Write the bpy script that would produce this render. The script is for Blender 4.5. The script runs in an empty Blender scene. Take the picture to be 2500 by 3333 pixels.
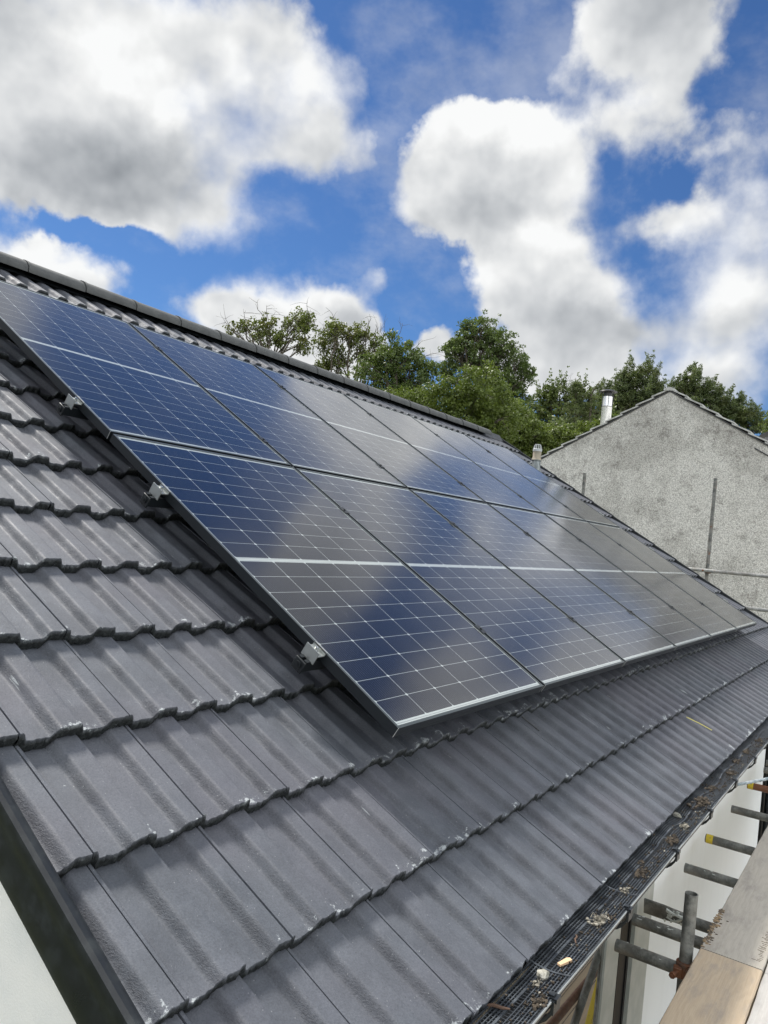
import bpy, math, random
import numpy as np
from mathutils import Matrix, Vector
random.seed(7); RNG = np.random.default_rng(7)
R = math.radians
scene = bpy.context.scene
COL = scene.collection

# ------------------------------------------------------------------ camera
cd = bpy.data.cameras.new('camera'); cam = bpy.data.objects.new('camera', cd); COL.objects.link(cam)
right = Vector((0.552125, -0.827645, 0.100804)); down = Vector((0.072552, -0.072752, -0.994708)); fwd = Vector((0.830599, 0.556516, 0.019879))
CAM = Vector((-2.00682, -1.21425, 0.59245))
m = Matrix.Identity(4)
for i in range(3):
    m[i][0] = right[i]; m[i][1] = -down[i]; m[i][2] = -fwd[i]; m[i][3] = CAM[i]
cam.matrix_world = m
cd.sensor_fit = 'HORIZONTAL'; cd.sensor_width = 36; cd.lens = 36.59; cd.clip_start = .05; cd.clip_end = 3000
scene.camera = cam
scene.render.resolution_x = 768; scene.render.resolution_y = 1024

# ------------------------------------------------------------------ node helpers
class G:
    """small helper around a node tree"""
    def __init__(s, nt): s.nt = nt; s.n = nt.nodes; s.l = nt.links
    def new(s, t, **kw):
        n = s.n.new(t)
        for k, v in kw.items(): setattr(n, k, v)
        return n
    def put(s, sock, v):
        if v is None: return
        if isinstance(v, bpy.types.NodeSocket): s.l.new(v, sock)
        else:
            if sock.type == 'RGBA' and isinstance(v, (tuple, list)) and len(v) == 3: v = (*v, 1)
            sock.default_value = v
    def math(s, op, a, b=None, c=None, clamp=False):
        n = s.new('ShaderNodeMath', operation=op, use_clamp=clamp)
        s.put(n.inputs[0], a); s.put(n.inputs[1], b)
        if c is not None: s.put(n.inputs[2], c)
        return n.outputs[0]
    def vm(s, op, a, b=None, scale=None):
        n = s.new('ShaderNodeVectorMath', operation=op)
        s.put(n.inputs[0], a); s.put(n.inputs[1], b)
        if scale is not None: s.put(n.inputs['Scale'], scale)
        return n.outputs['Value'] if op in ('LENGTH', 'DOT_PRODUCT') else n.outputs[0]
    def mix(s, f, a, b, typ='MIX'):
        n = s.new('ShaderNodeMix', data_type='RGBA', blend_type=typ)
        s.put(n.inputs[0], f); s.put(n.inputs[6], a); s.put(n.inputs[7], b)
        return n.outputs[2]
    def mapr(s, v, a, b, c=0., d=1., smooth=True):
        n = s.new('ShaderNodeMapRange', interpolation_type='SMOOTHSTEP' if smooth else 'LINEAR')
        for i, x in enumerate((v, a, b, c, d)): s.put(n.inputs[i], x)
        return n.outputs[0]
    def noise(s, vec, scale, detail=4, rough=.5, lac=2., dist=0., out=0):
        n = s.new('ShaderNodeTexNoise')
        s.put(n.inputs['Vector'], vec); s.put(n.inputs['Scale'], scale); s.put(n.inputs['Detail'], detail)
        s.put(n.inputs['Roughness'], rough); s.put(n.inputs['Lacunarity'], lac); s.put(n.inputs['Distortion'], dist)
        return n.outputs[out]
    def voro(s, vec, scale, feature='F1', out='Distance'):
        n = s.new('ShaderNodeTexVoronoi', feature=feature)
        s.put(n.inputs['Vector'], vec); s.put(n.inputs['Scale'], scale)
        return n.outputs[out]
    def mapping(s, vec, loc=(0, 0, 0), rot=(0, 0, 0), sc=(1, 1, 1), typ='POINT'):
        n = s.new('ShaderNodeMapping', vector_type=typ)
        s.put(n.inputs[0], vec); n.inputs[1].default_value = loc; n.inputs[2].default_value = rot; n.inputs[3].default_value = sc
        return n.outputs[0]
    def attr(s, name): 
        return s.new('ShaderNodeAttribute', attribute_name=name).outputs['Fac']
    def obj(s): return s.new('ShaderNodeTexCoord').outputs['Object']
    def sep(s, v):
        n = s.new('ShaderNodeSeparateXYZ'); s.put(n.inputs[0], v); return n.outputs
    def bump(s, h, strength=.5, dist=.002, normal=None):
        n = s.new('ShaderNodeBump'); s.put(n.inputs['Height'], h); n.inputs['Strength'].default_value = strength
        n.inputs['Distance'].default_value = dist
        if normal is not None: s.put(n.inputs['Normal'], normal)
        return n.outputs[0]

def mat(name, fn=None, base=(.5, .5, .5), rough=.5, metal=0., spec=.5):
    mt = bpy.data.materials.new(name); mt.use_nodes = True
    g = G(mt.node_tree); p = g.n['Principled BSDF']
    p.inputs['Base Color'].default_value = (*base, 1); p.inputs['Roughness'].default_value = rough
    p.inputs['Metallic'].default_value = metal; p.inputs['Specular IOR Level'].default_value = spec
    if fn: fn(g, p)
    return mt

# ------------------------------------------------------------------ world: physical sky with cumulus
SUN_AZ, SUN_EL = 80., 54.
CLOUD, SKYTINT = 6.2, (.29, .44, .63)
w = bpy.data.worlds.new('World'); scene.world = w; w.use_nodes = True
g = G(w.node_tree); bg = g.n['Background']; bg.inputs['Strength'].default_value = .1
sky = g.new('ShaderNodeTexSky', sky_type='NISHITA')
sky.sun_disc = False; sky.sun_elevation = R(SUN_EL); sky.sun_rotation = R(90 - SUN_AZ)
sky.air_density = 1.0; sky.dust_density = .35; sky.ozone_density = 2.6; sky.altitude = 200
D = g.new('ShaderNodeTexCoord').outputs['Generated']
D = g.vm('NORMALIZE', D)
# (azimuth, elevation, half width, half height, strength) of each cloud mass, in degrees and radians
CL = [(20.0, 26.17, 0.071, 0.071, 0.28), (35.3, 28.59, 0.036, 0.107, -0.55), (30.18, 21.88, 0.077, 0.047, 0.8), (55.19, 17.17, 0.13, 0.02, -0.6), (32.95, 32.9, 0.089, 0.047, -0.4), (57.34, 27.6, 0.225, 0.142, 1.2), (45.98, 28.0, 0.16, 0.119, 1.0), (59.54, 21.79, 0.196, 0.101, 1.1), (50.94, 20.67, 0.113, 0.077, 1.0), (41.96, 25.62, 0.095, 0.053, 0.8), (44.5, 31.85, 0.113, 0.071, 0.55), (53.82, 23.73, 0.154, 0.119, 0.5), (59.78, 13.83, 0.142, 0.065, 1.3), (40.87, 13.32, 0.136, 0.077, 1.35), (46.18, 12.92, 0.077, 0.047, 1.0), (36.9, 14.43, 0.065, 0.053, 0.6), (30.21, 25.09, 0.142, 0.077, 1.2), (26.33, 26.66, 0.083, 0.053, 0.7), (23.87, 19.8, 0.136, 0.077, 1.1), (21.82, 15.88, 0.13, 0.083, 1.0), (18.48, 14.75, 0.101, 0.053, 0.6), (12.06, 20.96, 0.107, 0.083, 0.75), (11.35, 25.54, 0.089, 0.083, 0.42), (15.88, 23.05, 0.065, 0.042, 0.6), (10.7, 15.75, 0.101, 0.077, 1.0), (18.45, 34.41, 0.113, 0.071, 0.85), (13.37, 33.1, 0.13, 0.065, 0.4), (30.62, 13.41, 0.053, 0.047, 1.0), (22.42, 12.03, 0.089, 0.047, 1.0), (14.42, 11.14, 0.148, 0.047, 1.1), (25.78, 12.47, 0.071, 0.042, 0.6), (18.54, 30.07, 0.154, 0.071, 0.3), (14.62, 28.34, 0.119, 0.071, 0.35), (35.55, 17.75, 0.042, 0.024, 0.45), (34.59, 29.71, 0.089, 0.071, 0.4), (56, 42, 0.2, 0.12, 1.0), (15, 40.5, 0.16, 0.085, 1.1), (1.5, 29.5, 0.135, 0.1, 1.3), (1.5, 19, 0.11, 0.11, 1.2), (8, 37.5, 0.1, 0.04, 0.8), (-8, 25, 0.15, 0.2, 1.0)]
SH = [(53.49, 21.01, 0.196, 0.077, 1.0), (62.01, 28.21, 0.119, 0.065, 0.9), (60.87, 18.7, 0.107, 0.065, 0.5), (42.93, 25.2, 0.113, 0.036, 0.5), (18.55, 15.37, 0.142, 0.053, 0.9), (28.15, 22.0, 0.095, 0.042, 0.5), (25.26, 23.3, 0.13, 0.03, 0.4), (15.17, 33.03, 0.136, 0.071, 0.35), (10.59, 14.56, 0.101, 0.053, 0.5), (11.49, 26.85, 0.077, 0.047, 0.3), (9.54, 18.61, 0.053, 0.047, 0.45), (38.25, 14.28, 0.059, 0.036, 0.4), (22.96, 17.39, 0.095, 0.03, 0.3), (17, 38, 0.16, 0.1, 0.7), (2, 34, 0.1, 0.1, 0.6), (52, 41, 0.2, 0.1, 0.6)]
BR = [(57.94, 27.69, 0.065, 0.047, 0.5), (52.6, 26.43, 0.065, 0.042, 0.5), (48.45, 29.12, 0.036, 0.042, 0.35), (43.29, 30.52, 0.053, 0.065, 0.25), (28.79, 27.39, 0.119, 0.042, 0.6), (23.41, 21.6, 0.089, 0.036, 0.4), (11.71, 17.23, 0.053, 0.036, 0.3), (59.35, 15.09, 0.089, 0.036, 0.5), (42.45, 15.36, 0.089, 0.036, 0.5)]
wn = g.noise(D, 4.5, 6, .56, out='Color')
wn = g.vm('SCALE', g.vm('SUBTRACT', wn, (.5, .5, .5)), scale=.12)
Dw = g.vm('ADD', D, wn)
Dw = g.vm('ADD', Dw, g.vm('SCALE', g.vm('SUBTRACT', g.noise(D, 15, 5, .6, out='Color'), (.5, .5, .5)), scale=.045))
def field(vec, blobs, inner=.1):
    acc = None
    for az, el, a, b, amp in blobs:
        ca, sa, ce, se = math.cos(R(az)), math.sin(R(az)), math.cos(R(el)), math.sin(R(el))
        c = Vector((ca * ce, sa * ce, se)); e1 = Vector((sa, -ca, 0)); e2 = Vector((-ca * se, -sa * se, ce))
        rot = Matrix((e1, e2, e1.cross(e2))).transposed().to_euler()
        q = g.vm('LENGTH', g.mapping(vec, tuple(c), tuple(rot), (a, b, max(a, b)), 'TEXTURE'))
        v = g.mapr(q, 1.15, inner, 0, amp)
        acc = v if acc is None else g.math('ADD', acc, v)
    return acc
dens = field(Dw, CL)
# elsewhere in the sky: broken cumulus from noise
cosv = g.vm('DOT_PRODUCT', D, tuple(Vector((math.cos(R(33)) * math.cos(R(22)), math.sin(R(33)) * math.cos(R(22)), math.sin(R(22))))))
away = g.mapr(cosv, .88, .72)
gen = g.mapr(g.noise(D, 2.6, 3, .5), .36, .52, 0, 1.1)
dens = g.math('ADD', dens, g.math('MULTIPLY', gen, away))
n1 = g.noise(D, 7.0, 9, .55)
sun_off = g.vm('ADD', D, tuple(Vector((-.004, .006, .018))))
n2 = g.noise(sun_off, 7.0, 4, .5)
n1s = g.noise(D, 7.0, 4, .5)
soft = g.noise(D, 3.4, 2, .5)
dd = g.math('ADD', g.math('MINIMUM', dens, 1.15), g.math('MULTIPLY', g.math('SUBTRACT', n1, .5), 2.0))
wid = g.mapr(soft, .36, .62, .34, 1.05)
mask = g.mapr(dd, .24, g.math('ADD', .24, wid))
wisp = g.math('MULTIPLY', g.mapr(g.noise(g.mapping(D, sc=(1, 1, 1.5)), 4.6, 6, .6), .50, .76), .30)
mask = g.math('MAXIMUM', mask, wisp)
shade = field(Dw, SH, .0)
thick = g.mapr(dd, .5, 1.7)
relief = g.math('MULTIPLY', g.math('SUBTRACT', n1s, n2), 1.15)
lum = g.math('SUBTRACT', .95, g.math('MULTIPLY', g.math('MINIMUM', shade, 1.1), .24))
lum = g.math('ADD', lum, g.math('MULTIPLY', g.math('MINIMUM', field(Dw, BR, .0), .6), .40))
lum = g.math('SUBTRACT', lum, g.math('MULTIPLY', thick, .12))
lum = g.math('ADD', lum, relief)
r3 = g.math('SUBTRACT', g.noise(Dw, 17.0, 5, .55), g.noise(g.vm('ADD', Dw, tuple(Vector((-.002, .003, .008)))), 17.0, 5, .55))
lum = lum
lum = g.math('ADD', lum, g.math('MULTIPLY', g.math('SUBTRACT', n1, .5), .14))
big = g.noise(Dw, 3.6, 3, .5)
lum = g.math('ADD', lum, g.math('MULTIPLY', g.math('SUBTRACT', big, .54), .40))
lum = g.math('MAXIMUM', g.math('MINIMUM', lum, 1.02), .42)
ccol = g.mix(g.mapr(lum, .4, .95, smooth=False), (.84, .91, 1.0), (.99, 1.0, 1.0))
ccol = g.vm('SCALE', ccol, scale=g.math('MULTIPLY', g.math('POWER', lum, 1.35), g.math('MULTIPLY', g.math('ADD', g.math('MULTIPLY', g.mapr(g.vm('DOT_PRODUCT', D, tuple(Vector((-.40, -.82, .40)).normalized())), -.15, .75), 1.7), 1.0), CLOUD)))  # clouds behind the camera brightened to add fill light on the walls
# deepen the blue a little towards the zenith, as the phone recorded it
skyc = g.mix(1.0, sky.outputs[0], SKYTINT, 'MULTIPLY')
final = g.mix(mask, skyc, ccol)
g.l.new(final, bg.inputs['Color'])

sd = bpy.data.lights.new('sun', 'SUN'); sd.energy = 3.8; sd.angle = R(11); sd.color = (1, .955, .89)
so = bpy.data.objects.new('sun', sd); COL.objects.link(so)
sv = Vector((math.cos(R(SUN_AZ)) * math.cos(R(SUN_EL)), math.sin(R(SUN_AZ)) * math.cos(R(SUN_EL)), math.sin(R(SUN_EL))))
so.rotation_euler = (-sv).to_track_quat('-Z', 'Y').to_euler(); so.location = (0, 0, 30)

scene.view_settings.view_transform = 'Standard'; scene.view_settings.look = 'None'
scene.view_settings.exposure = 0.6; scene.view_settings.gamma = 1
scene.render.engine = 'CYCLES'
scene.cycles.max_bounces = 8; scene.cycles.transparent_max_bounces = 8

# ------------------------------------------------------------------ geometry helpers
PITCH = R(30); cp, sp = math.cos(PITCH), math.sin(PITCH)
WR = np.array([[1, 0, 0], [0, cp, -sp], [0, sp, cp]])          # (along eave, up slope, off slope) -> world
def rw(u, v, n): return Vector((u, v * cp - n * sp, v * sp + n * cp))

class MB:
    def __init__(s): s.v = []; s.f = []; s.mi = []; s.sm = []
    def add(s, vs, fs, mi=0, smooth=False):
        o = len(s.v); s.v += [tuple(p) for p in vs]; s.f += [tuple(i + o for i in f) for f in fs]
        s.mi += [mi] * len(fs); s.sm += [smooth] * len(fs)
    def box(s, a, b, mi=0, M=None):
        (x0, y0, z0), (x1, y1, z1) = a, b
        vs = [Vector(p) for p in ((x0, y0, z0), (x1, y0, z0), (x1, y1, z0), (x0, y1, z0), (x0, y0, z1), (x1, y0, z1), (x1, y1, z1), (x0, y1, z1))]
        if M is not None: vs = [M @ p for p in vs]
        s.add(vs, [(0, 3, 2, 1), (4, 5, 6, 7), (0, 1, 5, 4), (1, 2, 6, 5), (2, 3, 7, 6), (3, 0, 4, 7)], mi)
    def tube(s, pts, rad, seg=12, mi=0, caps=True, smooth=True, inner=None, depth=.12):
        pts = [Vector(p) for p in pts]; n = len(pts)
        rads = rad if isinstance(rad, (list, tuple)) else [rad] * n
        rings = []; prev = None
        for i, p in enumerate(pts):
            t = (pts[min(i + 1, n - 1)] - pts[max(i - 1, 0)]).normalized()
            if prev is None:
                a = t.orthogonal().normalized()
            else:
                a = (prev - t * prev.dot(t)).normalized()
            prev = a; b = t.cross(a)
            rings.append([p + (a * math.cos(2 * math.pi * k / seg) + b * math.sin(2 * math.pi * k / seg)) * rads[i] for k in range(seg)])
        vs = [q for r_ in rings for q in r_]
        fs = [(i * seg + k, i * seg + (k + 1) % seg, (i + 1) * seg + (k + 1) % seg, (i + 1) * seg + k) for i in range(n - 1) for k in range(seg)]
        s.add(vs, fs, mi, smooth)
        if caps:
            if inner:      # hollow end: annulus and a recessed dark bore
                for e, ring, d in ((0, rings[0], 1), (n - 1, rings[-1], -1)):
                    c = pts[e]; t = (pts[1] - pts[0]).normalized() * d if e == 0 else (pts[-1] - pts[-2]).normalized() * d
                    inn = [c + (q - c) * inner for q in ring]; deep = [q + t * depth for q in inn]
                    vv = ring + inn + deep
                    ff = [(k, (k + 1) % seg, seg + (k + 1) % seg, seg + k) for k in range(seg)] + [(seg + k, seg + (k + 1) % seg, 2 * seg + (k + 1) % seg, 2 * seg + k) for k in range(seg)] + [tuple(range(2 * seg, 3 * seg))]
                    s.add(vv, ff, mi)
            else:
                s.add(rings[0], [tuple(range(seg))[::-1]], mi); s.add(rings[-1], [tuple(range(seg))], mi)
    def lathe(s, c, prof, seg=24, mi=0, smooth=True):
        vs = []; c = Vector(c)
        for r_, z in prof:
            vs += [c + Vector((r_ * math.cos(2 * math.pi * k / seg), r_ * math.sin(2 * math.pi * k / seg), z)) for k in range(seg)]
        fs = [(i * seg + k, i * seg + (k + 1) % seg, (i + 1) * seg + (k + 1) % seg, (i + 1) * seg + k) for i in range(len(prof) - 1) for k in range(seg)]
        s.add(vs, fs, mi, smooth)
    def lump(s, c, r_, mi=0, sc=(1, 1, 1), rough=.35, sub=2):
        import bmesh
        bm = bmesh.new(); bmesh.ops.create_icosphere(bm, subdivisions=sub, radius=1)
        vs = []
        for v in bm.verts:
            k = 1 + random.uniform(-rough, rough)
            vs.append((c[0] + v.co.x * r_ * sc[0] * k, c[1] + v.co.y * r_ * sc[1] * k, c[2] + v.co.z * r_ * sc[2] * k))
        s.add(vs, [tuple(v.index for v in f.verts) for f in bm.faces], mi); bm.free()
    def build(s, name, mats, parent=None, origin=(0, 0, 0), bevel=0, xf=None):
        s.smooth_any = any(s.sm)
        me = bpy.data.meshes.new(name)
        o = Vector(origin)
        me.from_pydata([(p[0] - o.x, p[1] - o.y, p[2] - o.z) for p in s.v], [], s.f)
        mats = mats if isinstance(mats, (list, tuple)) else [mats]
        for m_ in mats: me.materials.append(m_)
        me.polygons.foreach_set('material_index', s.mi); me.polygons.foreach_set('use_smooth', s.sm)
        me.update()
        if s.smooth_any: me.set_sharp_from_angle(angle=R(34))
        ob = bpy.data.objects.new(name, me); COL.objects.link(ob)
        if parent: ob.parent = parent
        ob.location = o
        if bevel:
            b = ob.modifiers.new('bevel', 'BEVEL'); b.width = bevel; b.segments = 2; b.limit_method = 'ANGLE'; b.angle_limit = R(40)
        return ob

def np_mesh(name, V, F, mt, parent=None, attrs=None, smooth=False):
    """V (n,3), F (m,4) quads, attrs: dict of per-vertex floats"""
    me = bpy.data.meshes.new(name)
    me.vertices.add(len(V)); me.vertices.foreach_set('co', np.ascontiguousarray(V, dtype=np.float32).ravel())
    me.loops.add(F.size); me.loops.foreach_set('vertex_index', np.ascontiguousarray(F, dtype=np.int32).ravel())
    me.polygons.add(len(F)); me.polygons.foreach_set('loop_start', np.arange(0, F.size, F.shape[1], dtype=np.int32))
    me.polygons.foreach_set('loop_total', np.full(len(F), F.shape[1], dtype=np.int32))
    me.update(calc_edges=True); me.validate()
    for k, a in (attrs or {}).items():
        at = me.attributes.new(k, 'FLOAT', 'POINT'); at.data.foreach_set('value', np.ascontiguousarray(a, dtype=np.float32))
    me.materials.append(mt)
    me.polygons.foreach_set('use_smooth', [smooth] * len(me.polygons))
    ob = bpy.data.objects.new(name, me); COL.objects.link(ob)
    if parent: ob.parent = parent
    return ob

def tag(o, label=None, cat=None, group=None, kind=None):
    if label: o['label'] = label
    if cat: o['category'] = cat
    if group: o['group'] = group
    if kind: o['kind'] = kind
    return o
def thing(name, label, cat, loc=(0, 0, 0), rot=(0, 0, 0), group=None):
    o = bpy.data.objects.new(name, None); COL.objects.link(o); o.location = loc; o.rotation_euler = rot
    o.empty_display_size = .1
    return tag(o, label, cat, group)
def copy_tree(o, parent=None):
    c = o.copy(); COL.objects.link(c)
    if parent: c.parent = parent
    for ch in o.children: copy_tree(ch, c)
    return c

# ------------------------------------------------------------------ materials
def f_tile(g, p):
    o = g.obj(); nose = g.attr('nose'); face = g.attr('face'); rnd = g.attr('rnd'); pr = g.attr('roll')
    base = g.mix(g.mapr(g.noise(o, 9, 5, .6), .35, .68), (.055, .062, .075), (.083, .092, .109))
    base = g.mix(g.mapr(g.noise(o, 2.1, 3, .5), .4, .7, 0, .5), base, (.084, .080, .098))
    base = g.mix(g.math('MULTIPLY', rnd, .38), base, (.098, .106, .122))
    # worn granular flanks of the rolls
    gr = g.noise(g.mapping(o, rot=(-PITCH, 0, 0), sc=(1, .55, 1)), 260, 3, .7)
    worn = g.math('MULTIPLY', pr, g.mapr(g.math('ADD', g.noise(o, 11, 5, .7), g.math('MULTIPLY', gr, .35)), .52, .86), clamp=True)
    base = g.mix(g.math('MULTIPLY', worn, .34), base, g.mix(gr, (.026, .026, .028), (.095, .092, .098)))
    streak = g.noise(g.mapping(g.mapping(o, rot=(-PITCH, 0, 0)), sc=(46, 2.2, 3)), 1.0, 4, .6)
    base = g.mix(g.mapr(streak, .60, .78, 0, .22), base, (.135, .146, .160))
    base = g.mix(g.mapr(streak, .42, .28, 0, .30), base, (.06, .062, .072))
    # lime bloom: spots and scrapes, more of it by the nose of a tile
    near = g.mapr(nose, .07, .0)
    b1 = g.noise(o, 34, 5, .72); b2 = g.noise(o, 5.2, 2, .5)
    thr = g.math('SUBTRACT', .755, g.math('MULTIPLY', near, .188))
    bloom = g.mapr(g.math('ADD', b1, g.math('MULTIPLY', g.math('SUBTRACT', b2, .5), .42)), thr, g.math('ADD', thr, .07))
    scr = g.noise(g.mapping(g.mapping(o, rot=(-PITCH, 0, 0)), sc=(150, 8, 8)), 1.0, 2, .5)
    patch = g.mapr(g.noise(o, 3.1, 2, .5), .56, .66)
    bloom = g.math('MAXIMUM', bloom, g.math('MULTIPLY', g.mapr(scr, .69, .77), g.math('MULTIPLY', patch, .85)))
    base = g.mix(g.math('MULTIPLY', bloom, .74), base, (.40, .43, .44))
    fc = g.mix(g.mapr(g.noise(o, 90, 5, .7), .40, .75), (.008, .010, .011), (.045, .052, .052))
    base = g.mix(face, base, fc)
    # sand grain of the concrete, with odd darker pits and pale grains
    grain = g.noise(o, 210, 3, .75)
    base = g.mix(1.0, base, g.mix(g.mapr(grain, .30, .70, smooth=False), (.76, .76, .77), (1.24, 1.24, 1.23)), 'MULTIPLY')
    pit = g.voro(o, 75)
    base = g.mix(g.mapr(pit, .13, .05, 0, .8), base, g.mix(g.math('GREATER_THAN', g.noise(o, 33, 1), .53), (.03, .03, .034), (.23, .24, .25)))
    g.put(p.inputs['Base Color'], base)
    g.put(p.inputs['Roughness'], g.math('ADD', g.mapr(g.noise(o, 14, 4, .6), .3, .7, .52, .68), g.math('MULTIPLY', worn, .25)))
    h = g.math('ADD', g.noise(o, 420, 3, .6), g.math('MULTIPLY', g.noise(o, 70, 4, .6), .8))
    h = g.math('ADD', h, g.math('MULTIPLY', g.math('MULTIPLY', gr, worn), 2.5))
    h = g.math('ADD', h, g.math('MULTIPLY', g.math('MULTIPLY', g.noise(o, 120, 4, .7), face), 6.0))
    g.put(p.inputs['Normal'], g.bump(h, .55, .0016))
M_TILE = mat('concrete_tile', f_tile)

def f_ridge(g, p):
    o = g.obj()
    b = g.mix(g.mapr(g.noise(o, 7, 5, .65), .3, .7), (.040, .043, .044), (.080, .084, .083))
    b = g.mix(g.mapr(g.noise(o, 28, 4, .7), .68, .8, 0, .5), b, (.3, .31, .3))
    g.put(p.inputs['Base Color'], b); g.put(p.inputs['Normal'], g.bump(g.noise(o, 200, 4, .7), .5, .002))
M_RIDGE = mat('ridge_concrete', f_ridge, rough=.7)

def f_plastic(g, p):
    o = g.obj()
    n = g.noise(g.mapping(o, sc=(1, 1, 1)), 16, 5, .65)
    g.put(p.inputs['Base Color'], g.mix(g.mapr(n, .45, .75), (.008, .010, .012), (.020, .025, .027)))
    g.put(p.inputs['Roughness'], g.mapr(n, .3, .7, .26, .5))
M_PLASTIC = mat('black_plastic', f_plastic)
M_PLASTIC2 = mat('black_guard_plastic', lambda g, p: g.put(p.inputs['Base Color'], g.mix(g.mapr(g.noise(g.obj(), 30, 4, .6), .4, .7), (.026, .031, .037), (.070, .080, .090))), rough=.45)

def f_panel(g, p):
    o = g.obj(); x, y, z = g.sep(o)[0:3]
    PX, PY = .1835, .0915
    y2 = g.math('SUBTRACT', .861, g.math('ABSOLUTE', g.math('SUBTRACT', y, .861)))
    fx = g.math('FRACT', g.math('DIVIDE', g.math('SUBTRACT', x, .0165), PX))
    fy = g.math('FRACT', g.math('DIVIDE', g.math('SUBTRACT', y2, .026), PY))
    dx = g.math('MULTIPLY', g.math('SUBTRACT', .5, g.math('ABSOLUTE', g.math('SUBTRACT', fx, .5))), PX)
    dy = g.math('MULTIPLY', g.math('SUBTRACT', .5, g.math('ABSOLUTE', g.math('SUBTRACT', fy, .5))), PY)
    L = g.math('LESS_THAN', dx, .0010); L2 = g.math('LESS_THAN', dy, .0007)
    dia = g.math('LESS_THAN', g.math('ADD', dx, dy), .0070)
    bx = g.math('GREATER_THAN', g.math('ABSOLUTE', g.math('SUBTRACT', x, .567)), .5505)
    by = g.math('MAXIMUM', g.math('LESS_THAN', y2, .026), g.math('GREATER_THAN', y2, .8515))
    white = g.math('MAXIMUM', g.math('MAXIMUM', g.math('MAXIMUM', L, L2), dia), g.math('MAXIMUM', bx, by))
    bb = g.math('FRACT', g.math('MULTIPLY', fx, 16))
    bus = g.math('MULTIPLY', g.math('LESS_THAN', g.math('ABSOLUTE', g.math('SUBTRACT', bb, .5)), .036), .8)
    cellid = g.new('ShaderNodeTexWhiteNoise', noise_dimensions='2D')
    cx = g.math('FLOOR', g.math('DIVIDE', g.math('SUBTRACT', x, .0165), PX)); cy = g.math('FLOOR', g.math('DIVIDE', g.math('SUBTRACT', y, .026), PY))
    cv = g.new('ShaderNodeCombineXYZ'); g.put(cv.inputs[0], cx); g.put(cv.inputs[1], cy); g.put(cellid.inputs['Vector'], cv.outputs[0])
    cell = g.mix(cellid.outputs[0], (.0020, .0030, .0080), (.0026, .0038, .0105))
    cell = g.mix(bus, cell, (.075, .082, .10))
    # printed tab ribbon in the white margins
    rib = g.math('MAXIMUM', g.math('LESS_THAN', g.math('ABSOLUTE', g.math('SUBTRACT', y2, .0185)), .0016), g.math('LESS_THAN', g.math('ABSOLUTE', g.math('SUBTRACT', y2, .8565)), .0012))
    wcol = g.mix(rib, (.33, .365, .365), (.19, .21, .21))
    dirt = g.mapr(g.noise(g.mapping(o, sc=(9, 2.0, 1)), 3.0, 6, .75), .60, .80, 0, .07)
    dirt = g.math('ADD', dirt, g.mapr(y, .10, .0, 0, .035))
    c = g.mix(white, cell, wcol)
    c = g.mix(dirt, c, (.55, .55, .5))
    g.put(p.inputs['Base Color'], c)
    g.put(p.inputs['Roughness'], g.mapr(g.noise(o, 2.2, 3, .5), .3, .7, .15, .20))
    p.inputs['IOR'].default_value = 1.42
    p.inputs['Coat Weight'].default_value = .62; p.inputs['Coat Roughness'].default_value = .11; p.inputs['Coat IOR'].default_value = 1.38
    g.put(p.inputs['Normal'], g.bump(g.noise(o, 3.5, 2, .5), .06, .02))
M_PANEL = mat('solar_cell_sheet', f_panel)
M_FRAME = mat('black_anodised', lambda g, p: g.put(p.inputs['Roughness'], g.mapr(g.noise(g.mapping(g.obj(), sc=(2, 2, 60)), 5, 3), .3, .7, .28, .42)), base=(.012, .015, .018), metal=.1)
M_LIP = mat('frame_edge', base=(.10, .115, .115), rough=.34, metal=.7)  # top lip of the black frame, colour lightened for the sky it mirrors
M_SEAM = mat('bare_aluminium_edge', base=(.55, .56, .54), rough=.4, metal=.5)
M_ALU = mat('mill_aluminium', lambda g, p: g.put(p.inputs['Roughness'], g.mapr(g.noise(g.obj(), 60, 4), .3, .7, .3, .5)), base=(.42, .44, .43), metal=.75)
M_BOLT = mat('stainless_bolt', base=(.62, .63, .62), rough=.22, metal=1.)

def f_tube(rust=0., pale=.0):
    def fn(g, p):
        o = g.obj()
        n = g.noise(g.mapping(o, sc=(1, 1, 1)), 18, 6, .7)
        b = g.mix(g.mapr(n, .36, .66), (.070 + pale, .075 + pale, .070 + pale), (.225 + pale, .230 + pale, .212 + pale))
        b = g.mix(g.mapr(g.noise(o, 6, 4, .6), .45, .70, 0, .6), b, (.135, .115, .09))
        r_ = g.mapr(g.noise(o, 9, 5, .65), .62 - rust * .5, .70 - rust * .3)
        b = g.mix(r_, b, g.mix(g.noise(o, 40, 4), (.07, .028, .015), (.22, .085, .035)))
        b = g.mix(g.mapr(g.noise(o, 45, 4, .7), .70, .76, 0, .7), b, (.52, .52, .48))
        g.put(p.inputs['Base Color'], b); g.put(p.inputs['Roughness'], g.mapr(n, .3, .7, .45, .7))
        g.put(p.inputs['Normal'], g.bump(g.noise(o, 160, 4, .6), .35, .0012))
    return fn
M_TUBE = mat('galvanised_tube', f_tube(), metal=.15)
M_TUBEP = mat('pale_galvanised_tube', f_tube(pale=.12), metal=.1)
M_TUBEM = mat('grey_galvanised_tube', f_tube(pale=.0), metal=.1)
M_RUST = mat('rusty_tube', f_tube(rust=.9))
M_COUPLER = mat('rusted_coupler', f_tube(rust=.7))
M_YEL = mat('yellow_paint', lambda g, p: g.put(p.inputs['Base Color'], g.mix(g.mapr(g.noise(g.obj(), 60, 4, .7), .55, .7), (.50, .38, .02), (.25, .2, .06))), rough=.55)
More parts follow.
